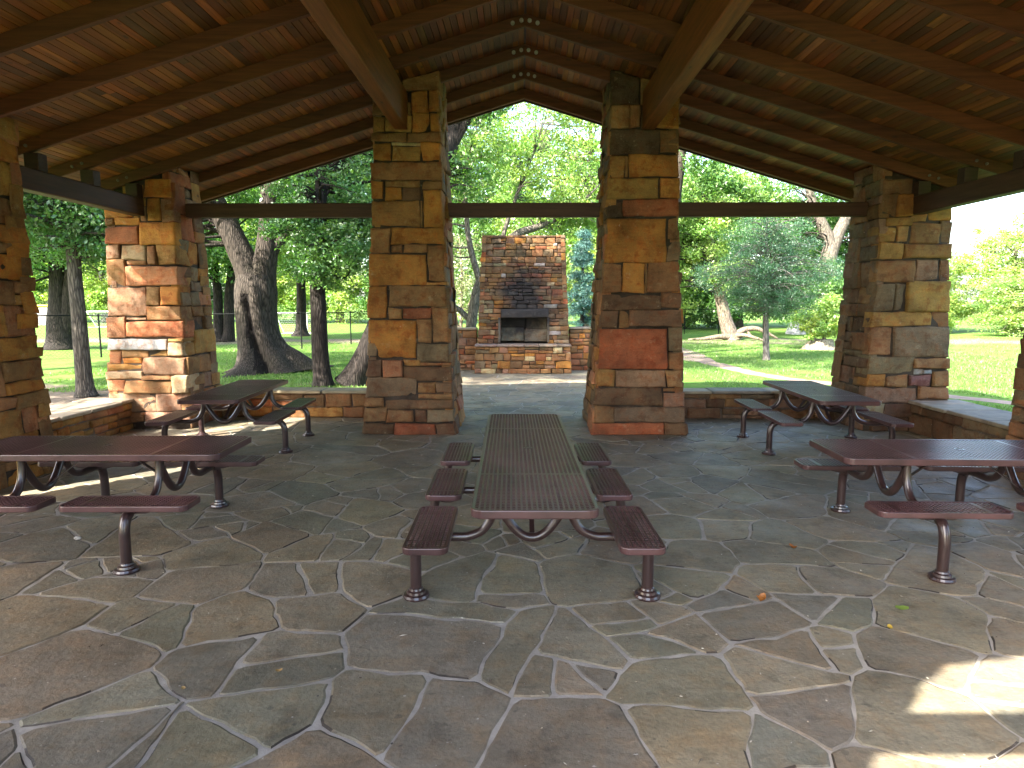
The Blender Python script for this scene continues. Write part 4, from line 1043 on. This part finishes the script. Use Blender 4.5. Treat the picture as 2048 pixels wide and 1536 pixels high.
# background belt: a few kinds, each copied with its parts
BG = 'belt of trees closing the park'
kinds = [make_tree('tree', 'x', (0, 0, 0), [[(0, 0, 0, .4), (0, 0, 1, .3), (.2, 0, 4, .24), (0, 0, 9, .1)]], [(0, 0, 6.6, 4.6, 3.8, 4.6, 1.), (0, -1., 2.4, 4.4, 3., 2.4, .5)], 400, 120, .85, .2, p, 200 + i, BG, b, limbs=.4) for i, (p, b) in enumerate((('mid', BK), ('lime', BKG), ('bright', BKG), ('dark', BKD)))]
bg = [  # x, y, scale, kind, label
    (7.2, 46, 1.0, 1, 'sunlit lime tree far behind the young oak, at the left edge of the right opening'),
    (12.4, 50, 1.12, 0, 'broad green tree behind the leaning pale trunk'),
    (17.4, 53, 1.15, 1, 'light green tree standing behind the big forked trunk'),
    (23., 50, 1.1, 0, 'dense green tree hidden mostly behind the right corner pillar'),
    (26.0, 42.5, .5, 2, 'bright yellow-green tree right of the corner pillar, lowest under the open sky'),
    (31., 42., .66, 2, 'tall bright yellow-green tree at the far right of the lawn'),
    (36.2, 41., 1.0, 2, 'tallest bright yellow-green tree, at the picture edge by the right side pillar'),
    (28.5, 37.6, .34, 1, 'low lime shrub-like tree at the foot of the bright trees, centre of the gap'),
    (32., 37., .4, 0, 'low dark green tree at the foot of the bright trees, by the side pillar'),
    (-2., 58, 1.2, 1, 'distant lime tree straight behind the fireplace'),
    (-10., 62, 1.15, 3, 'distant dark tree behind the soccer goal, right of the far single trunk'),
    (-17.5, 63, 1.1, 1, 'distant lime tree behind the soccer goal, left of the far single trunk'),
    (-25., 64, 1.15, 2, 'distant bright tree beyond the field between the twin trunks and hollow tree'),
    (-33., 66, 1.1, 3, 'distant dark tree beyond the field, hidden largely by the left corner pillar'),
    (-41., 64, 1.0, 2, 'distant bright tree across the field right of the slim grey trunk'),
    (-49., 66, 1.1, 1, 'distant lime tree across the field behind the wooden fence'),
    (-58., 62, 1.1, 0, 'distant green tree across the field at the edge of the left side pillar')]
used = set()
for i, (x, y, s, k, lab) in enumerate(bg):
    if k not in used: o = kinds[k]; used.add(k)
    else: o = copy_tree(kinds[k])
    o.location = (x, y, -.06); o.scale = (s * (1.15 if s > .5 else 1.8), s, s); o.rotation_euler = (0, 0, i * 1.7); o['label'] = lab
# trees outside the frame, whose shade and dapple fall into it
make_tree('tree', 'broad tree outside the left eave, throwing dappled shade on the left corner pillar', (-12.9, 2.2, -.06),
    [[(0, 0, 0, .4), (0, 0, 1, .3), (.3, 0, 4, .25), (.5, 0, 7.5, .12)]], [(1.5, 3.2, 7.4, 1.6, 1.7, 1.5, 1.)], 27, 90, .5, .15, 'mid', 131, None, BK)
make_tree('tree', 'tree in front of the pavilion, outside the view, shading its front edge', (-9.4, -6., -.06),
    [[(0, 0, 0, .4), (0, 0, 1, .3), (0, 0, 4, .25), (0, 0, 8, .12)]], [(-.6, .7, 8., 2.3, 2.2, 2., 1.)], 180, 130, .55, .16, 'mid', 132, None, BK)
make_tree('tree', 'tree left of the pavilion, outside the view, shading its left aisle', (-12.2, -3.2, -.06),
    [[(0, 0, 0, .4), (0, 0, 1, .3), (0, 0, 4, .25), (0, 0, 8, .12)]], [(.8, -.1, 8., 2.3, 2.3, 2., 1.)], 190, 130, .5, .18, 'mid', 133, None, BK)

make_tree('tree', 'wide tree left of the pavilion corner, outside the view, shading the lawn', (-14.6, 9.6, -.06),
    [[(0, 0, 0, .4), (0, 0, 1, .3), (0, 0, 4, .25), (0, 0, 8, .12)]], [(0, 0, 8., 3.4, 3.2, 2.2, 1.)], 190, 120, .6, .18, 'mid', 134, None, BK)
make_tree('tree', 'wide tree farther left on the lawn, outside the view, shading the grass', (-17.6, 15.6, -.06),
    [[(0, 0, 0, .4), (0, 0, 1, .3), (0, 0, 4, .25), (0, 0, 8, .12)]], [(0, 0, 8.4, 3.6, 3.4, 2.4, 1.)], 200, 120, .6, .18, 'mid', 135, None, BK)

# ------------------------------------------------------------------ ground, path, grass
mb = MB(); mb.add([(-300, -200, -.06), (300, -200, -.06), (300, 500, -.06), (-300, 500, -.06)], [(0, 1, 2, 3)], W1)
mb.build('ground', M['ground'], kind='structure')
up = [(9.5, 40), (7.9, 33), (7.05, 28.7), (6.95, 25.3), (6.49, 21.43), (6.6, 19.02), (6.81, 17.69), (7.19, 16.65), (7.63, 16.12), (9.1, 13.85), (9.75, 12.93), (11.4, 10.2)]
lo = [(8., 40), (6.4, 33), (5.5, 28.), (5.5, 22.56), (5.85, 21.33), (6.03, 18.73), (6.35, 17.2), (6.75, 16.32), (7.31, 15.43), (8.77, 13.26), (9.37, 12.61), (10.9, 9.8)]
a, b = smoothpath(up, 6), smoothpath(lo, 6); n = len(a)
rs = np.random.RandomState(3); jj = lambda q: (q[0] + rs.normal() * .04, q[1] + rs.normal() * .04, -.056)
mb = MB(); mb.add([jj(q) for q in a] + [jj(q) for q in b], [(i, i + 1, n + i + 1, n + i) for i in range(n - 1)], W1)
mb.build('path', M['path'], kind='structure')

def grass():
    rs = np.random.RandomState(9); pts = []
    regs = [(-13, -2.6, 13, 32, 60000), (4.5, 17, 11.2, 34, 85000), (13, 34, 12, 38, 45000)]
    A_ = np.array(a)[:, :2]; B_ = np.array(b)[:, :2]; mid = (A_ + B_) / 2
    for x0, x1, y0, y1, k in regs:
        y = y0 + (y1 - y0) * rs.rand(k) ** 1.5; x = x0 + (x1 - x0) * rs.rand(k)
        pts.append(np.stack([x, y], 1))
    P = np.vstack(pts)
    d = np.min(np.linalg.norm(P[:, None, :] - mid[None, ::3, :], axis=2), axis=1)
    keep = (d > .62) & ((P[:, 0] > 0) | (P[:, 1] > 14.6 + fnoise(P, 5, 2, .3) * 1.2)) & (fnoise(P, 8, 3, .35) > -.55)
    P = P[keep]; n = len(P)
    ang = rs.rand(n) * 6.28; h = rs.uniform(.03, .075, n); w = rs.uniform(.006, .012, n)
    V = np.zeros((n, 3, 3), np.float32); dx, dy = np.cos(ang), np.sin(ang)
    V[:, 0, 0] = P[:, 0] - dx * w; V[:, 0, 1] = P[:, 1] - dy * w; V[:, 1, 0] = P[:, 0] + dx * w; V[:, 1, 1] = P[:, 1] + dy * w
    V[:, 2, 0] = P[:, 0] + rs.normal(size=n) * .025; V[:, 2, 1] = P[:, 1] + rs.normal(size=n) * .025
    V[:, 0, 2] = V[:, 1, 2] = -.062; V[:, 2, 2] = -.06 + h
    me = bpy.data.meshes.new('grass'); me.vertices.add(n * 3); me.vertices.foreach_set('co', V.ravel())
    me.loops.add(n * 3); me.loops.foreach_set('vertex_index', np.arange(n * 3, dtype=np.int32))
    me.polygons.add(n); me.polygons.foreach_set('loop_start', np.arange(0, n * 3, 3, dtype=np.int32)); me.polygons.foreach_set('loop_total', np.full(n, 3, np.int32))
    at = me.attributes.new('col', 'FLOAT_COLOR', 'FACE'); c4 = np.ones((n, 4), np.float32)
    pal = np.array([(.085, .18, .035), (.11, .205, .04), (.135, .22, .055), (.07, .15, .03), (.17, .21, .08)])
    c4[:, :3] = pal[rs.randint(len(pal), size=n)] * rs.uniform(.75, 1.25, (n, 1)); at.data.foreach_set('color', c4.ravel())
    me.materials.append(M['grass']); me.update()
    o = bpy.data.objects.new('grass', me); C.objects.link(o)
    setp(o, 'short mown grass covering the park lawn', 'grass', kind='stuff')
grass()

# ------------------------------------------------------------------ fences, goals
def wire_fence(label, pts, h, name='chain_link_fence', pitch=.085, group=None):
    root = empty(name, (pts[0][0], pts[0][1], -.06), label=label, cat='fence', group=group)
    o = np.array([pts[0][0], pts[0][1], 0])
    P = [np.array([p[0], p[1], 0.]) - o for p in pts]
    mb = MB(); rail = MB()
    for i in range(len(P) - 1):
        d = P[i + 1] - P[i]; L = np.linalg.norm(d); d = d / L; nr = np.array([-d[1], d[0], 0])
        s = -h
        while s < L:
            for k in (1, -1):
                s0, z0, s1, z1 = s, 0., s + h, h
                if s0 < 0: z0 = -s0; s0 = 0
                if s1 > L: z1 = h - (s1 - L); s1 = L
                if s1 - s0 > .02:
                    za, zb = (z0, z1) if k > 0 else (h - z0, h - z1)
                    a_ = P[i] + d * s0 + np.array([0, 0, za + .03]) + nr * .003 * k; b_ = P[i] + d * s1 + np.array([0, 0, zb + .03]) + nr * .003 * k
                    tube(mb, [tuple(a_), tuple(b_)], .0028, 3, W1, caps=False)
            s += pitch * 1.414
        tube(rail, [tuple(P[i] + np.array([0, 0, h + .04])), tuple(P[i + 1] + np.array([0, 0, h + .04]))], .021, 8)
    mb.build('wire_mesh', M['blackmetal'], root); rail.build('top_rail', M['blackmetal'], root, smooth=True)
    for p in P:
        pm = MB(); lathe(pm, tuple(p), [(.03, -.1), (.03, h + .05), (.036, h + .05), (.03, h + .08), (.004, h + .1)], 8); pm.build('post', M['blackmetal'], root)
    return root
FG = 'black chain-link fences'
wire_fence('black chain-link fence running across the left lawn behind the trees', [(-26, 15.5), (-20.5, 19.3), (-15.05, 23.1), (-12.1, 25.2), (-9.22, 27.24), (-8.02, 30.6), (-6.4, 34.4), (-4.9, 38.)], 1.46, group=FG)
wire_fence('short stretch of chain-link fence at the far lawn edge beside the right inner pillar', [(7.4, 40.7), (10.1, 40.7), (12.3, 41.)], 1.5, group=FG)

def goal(label, x, y, w, h, d):
    root = empty('soccer_goal', (x, y, -.06), label=label, cat='soccer goal', group='white soccer goals on the field')
    mb = MB(); r = .045
    tube(mb, [(0, 0, 0), (0, 0, h), (w, 0, h), (w, 0, 0)], r, 8)
    for xx in (0, w): tube(mb, [(xx, 0, h), (xx + .3 * (1 if xx else 1) * .5, d * .35, h), (xx + .4, d, 0), (xx, 0, 0)], r * .8, 8)
    tube(mb, [(.4, d, .02), (w + .4, d, .02)], r * .8, 8)
    mb.build('frame', M['white'], root)
    mb = MB()
    for k in range(int(w / .12) + 1): tube(mb, [(k * .12 + .12, d * .35, h), (k * .12 + .4, d, .02)], .004, 3, W1, caps=False)
    for k in range(int(h / .12) + 1):
        t = k * .12 / h; yy = d * .35 + d * .65 * t; tube(mb, [(.15 + .25 * t, yy, h * (1 - t)), (w + .15 + .25 * t, yy, h * (1 - t))], .004, 3, W1, caps=False)
    mb.build('net', M['net'], root)
goal('white framed soccer goal behind the far single trunk', -15.5, 40.3, 2.25, 1.3, 1.1)
goal('white soccer goal far across the field, seen right of the slim grey trunk', -34.2, 50.5, 2.3, 1.25, 1.1)

wf = empty('board_fence', (-46., 56.2, -.06), label='grey vertical board fence with yellow cap far across the field', cat='fence')
mb = MB(); rb = random.Random(4)
for k in range(52): box(mb, (k * .15, 0, .8), (.138, .03, 1.6 + rb.uniform(-.01, .01)), jit((.2, .19, .18), .2, rb))
mb.build('board_panel', M['greywood'], wf)
mb = MB(); tube(mb, [(-.1, 0, 1.66), (7.9, 0, 1.66)], .11, 10); mb.build('yellow_cap', M['yellow'], wf, smooth=True)

# grey boulder by the far tree line
mb = MB(); v = []; f = []; ns, nr_ = 14, 8
for i in range(nr_ + 1):
    th = PI / 2 * i / nr_
    for j in range(ns):
        ph = 2 * PI * j / ns; p = np.array([math.cos(th) * math.cos(ph), math.cos(th) * math.sin(ph), math.sin(th)])
        k = 1 + .13 * fnoise(p[None] * 1.2, 3, 3, .8)[0]; v.append(tuple(p * k * np.array([.75, .6, 1.0])))
for i in range(nr_):
    for j in range(ns): f.append((i * ns + j, i * ns + (j + 1) % ns, (i + 1) * ns + (j + 1) % ns, (i + 1) * ns + j))
mb.add(v, f, (.36, .36, .37)); bo = mb.build('boulder', M['slab'], None, label='pale grey boulder under the trees left of the stump bush', cat='boulder'); bo.location = (17.15, 40.8, -.1)

# ------------------------------------------------------------------ fallen leaves and grit on the paving
def dry_leaf(label, x, y, s, col, rz, curl, group):
    mb = MB(); v = []; f = []; n = 7
    for i in range(n):
        t = i / (n - 1); w = s * .36 * math.sin(PI * min(1, t * .93 + .05)) ** .8 * (1 + .2 * math.sin(9 * t)); zc = curl * s * (t - .5) ** 2 * 2 + .004
        v += [(s * (t - .5), -w, zc + curl * w * .7), (s * (t - .5), 0, zc), (s * (t - .5), w, zc + curl * w * .9)]
    for i in range(n - 1):
        for k in (0, 1): f.append((i * 3 + k, i * 3 + 3 + k, i * 3 + 4 + k, i * 3 + 1 + k))
    mb.add(v, f, col); o = mb.build('fallen_leaf', M['dry'], None, smooth=True, label=label, cat='leaf', group=group)
    o.location = (x, y, .008); o.rotation_euler = (0, 0, rz)
FL = 'dry leaves lying on the paving'
dry_leaf('curled orange leaf lying on the paving, largest and nearest of the orange ones', 1.52, 3.95, .075, (.32, .12, .03), .7, 1.1, FL)
dry_leaf('small orange-brown leaf on bluish paving short of the right crosswise table', 2.09, 4.85, .065, (.30, .11, .035), 2.2, .9, FL)
dry_leaf('fresh green narrow leaf lying on the paving at right', 2.36, 3.87, .085, (.22, .32, .06), .15, .1, FL)
dry_leaf('small yellow leaf on a mortar joint near the green leaf', 2.14, 3.61, .045, (.5, .34, .06), 1.2, .7, FL)
dry_leaf('tiny tan leaf in the lower left of the paving, on a large brown stone', -1.24, 3.12, .035, (.42, .27, .12), .4, .5, FL)
dry_leaf('tiny tan leaf farthest left on the paving of the foreground', -1.65, 2.96, .03, (.40, .27, .13), 2.4, .5, FL)
mb = MB(); lathe(mb, (0, 0, 0), [(.018, 0), (.026, .008), (.024, .02), (.012, .028), (.002, .03)], 9)
pb = mb.build('pebble', M['mortar'], None, smooth=True, label='small pale pebble on the paving under the left crosswise table', cat='pebble'); pb.location = (-3.55, 4.98, .007); pb.scale = (1.2, .9, .9)
mb = MB(); rl = random.Random(77)
for k in range(900):
    x, y = rl.uniform(-5, 5), rl.uniform(1.6, 9) if k < 650 else rl.uniform(1.6, 17)
    if y > 10.6 and abs(x) > 2.4: x *= .4
    s = rl.choice((.004, .005, .007, .009)); a = rl.uniform(0, 6.28); c = rl.choice(((.06, .04, .03), (.1, .07, .05), (.3, .25, .18), (.45, .42, .36), (.05, .045, .04)))
    ca, sa = math.cos(a) * s, math.sin(a) * s; e = rl.uniform(.25, 1.) if rl.random() < .8 else .12; m = 1 if e > .2 else 3.
    z = .009
    v = [(x - ca * m, y - sa * m, z), (x + sa * e, y - ca * e, z), (x + ca * m, y + sa * m, z + .002), (x - sa * e, y + ca * e, z), (x, y, z + .004)]
    mb.add(v, [(0, 1, 4), (1, 2, 4), (2, 3, 4), (3, 0, 4)], c)
mb.build('leaf_litter', M['chip'], None, label='scattered grit and leaf crumbs on the paving', cat='litter', kind='stuff')

# ------------------------------------------------------------------ light, sky, camera
sund = Vector((.90, .80, -1.0)).normalized()
sl = bpy.data.lights.new('sun', 'SUN'); sl.energy = SUN_E; sl.angle = math.radians(.5); sl.color = (1., .93, .82)
so = bpy.data.objects.new('sun', sl); C.objects.link(so); so.rotation_euler = sund.to_track_quat('-Z', 'Y').to_euler(); so.location = (-20, -20, 30)
w = bpy.data.worlds.new('World'); bpy.context.scene.world = w; w.use_nodes = True
nt = w.node_tree; bg_ = nt.nodes['Background']
sk = nt.nodes.new('ShaderNodeTexSky'); sk.sky_type = 'NISHITA'; sk.sun_disc = False
sk.sun_elevation = math.asin(-sund.z); sk.sun_rotation = math.atan2(-sund.x, -sund.y); sk.air_density = 1.; sk.dust_density = 2.5; sk.ozone_density = 1.
nt.links.new(sk.outputs[0], bg_.inputs[0]); bg_.inputs[1].default_value = SKY_S
cam = bpy.data.cameras.new('camera'); co = bpy.data.objects.new('camera', cam); C.objects.link(co)
cam.sensor_width = 36; cam.lens = 36 * 1304.5 / 2048; cam.clip_end = 900; cam.clip_start = .05
co.location = (0, 0, 1.888); co.rotation_euler = (PI / 2 - .1243, 0, .0145)
S_ = bpy.context.scene; S_.camera = co
S_.view_settings.view_transform = 'Standard'; S_.view_settings.look = 'None'; S_.view_settings.exposure = EXPO; S_.view_settings.gamma = 1
S_.cycles.max_bounces = 10; S_.cycles.diffuse_bounces = 6; S_.cycles.glossy_bounces = 3; S_.cycles.transmission_bounces = 3; S_.cycles.transparent_max_bounces = 6
S_.cycles.use_denoising = True; S_.cycles.sample_clamp_indirect = 6; S_.cycles.use_adaptive_sampling = True; S_.cycles.adaptive_threshold = .012
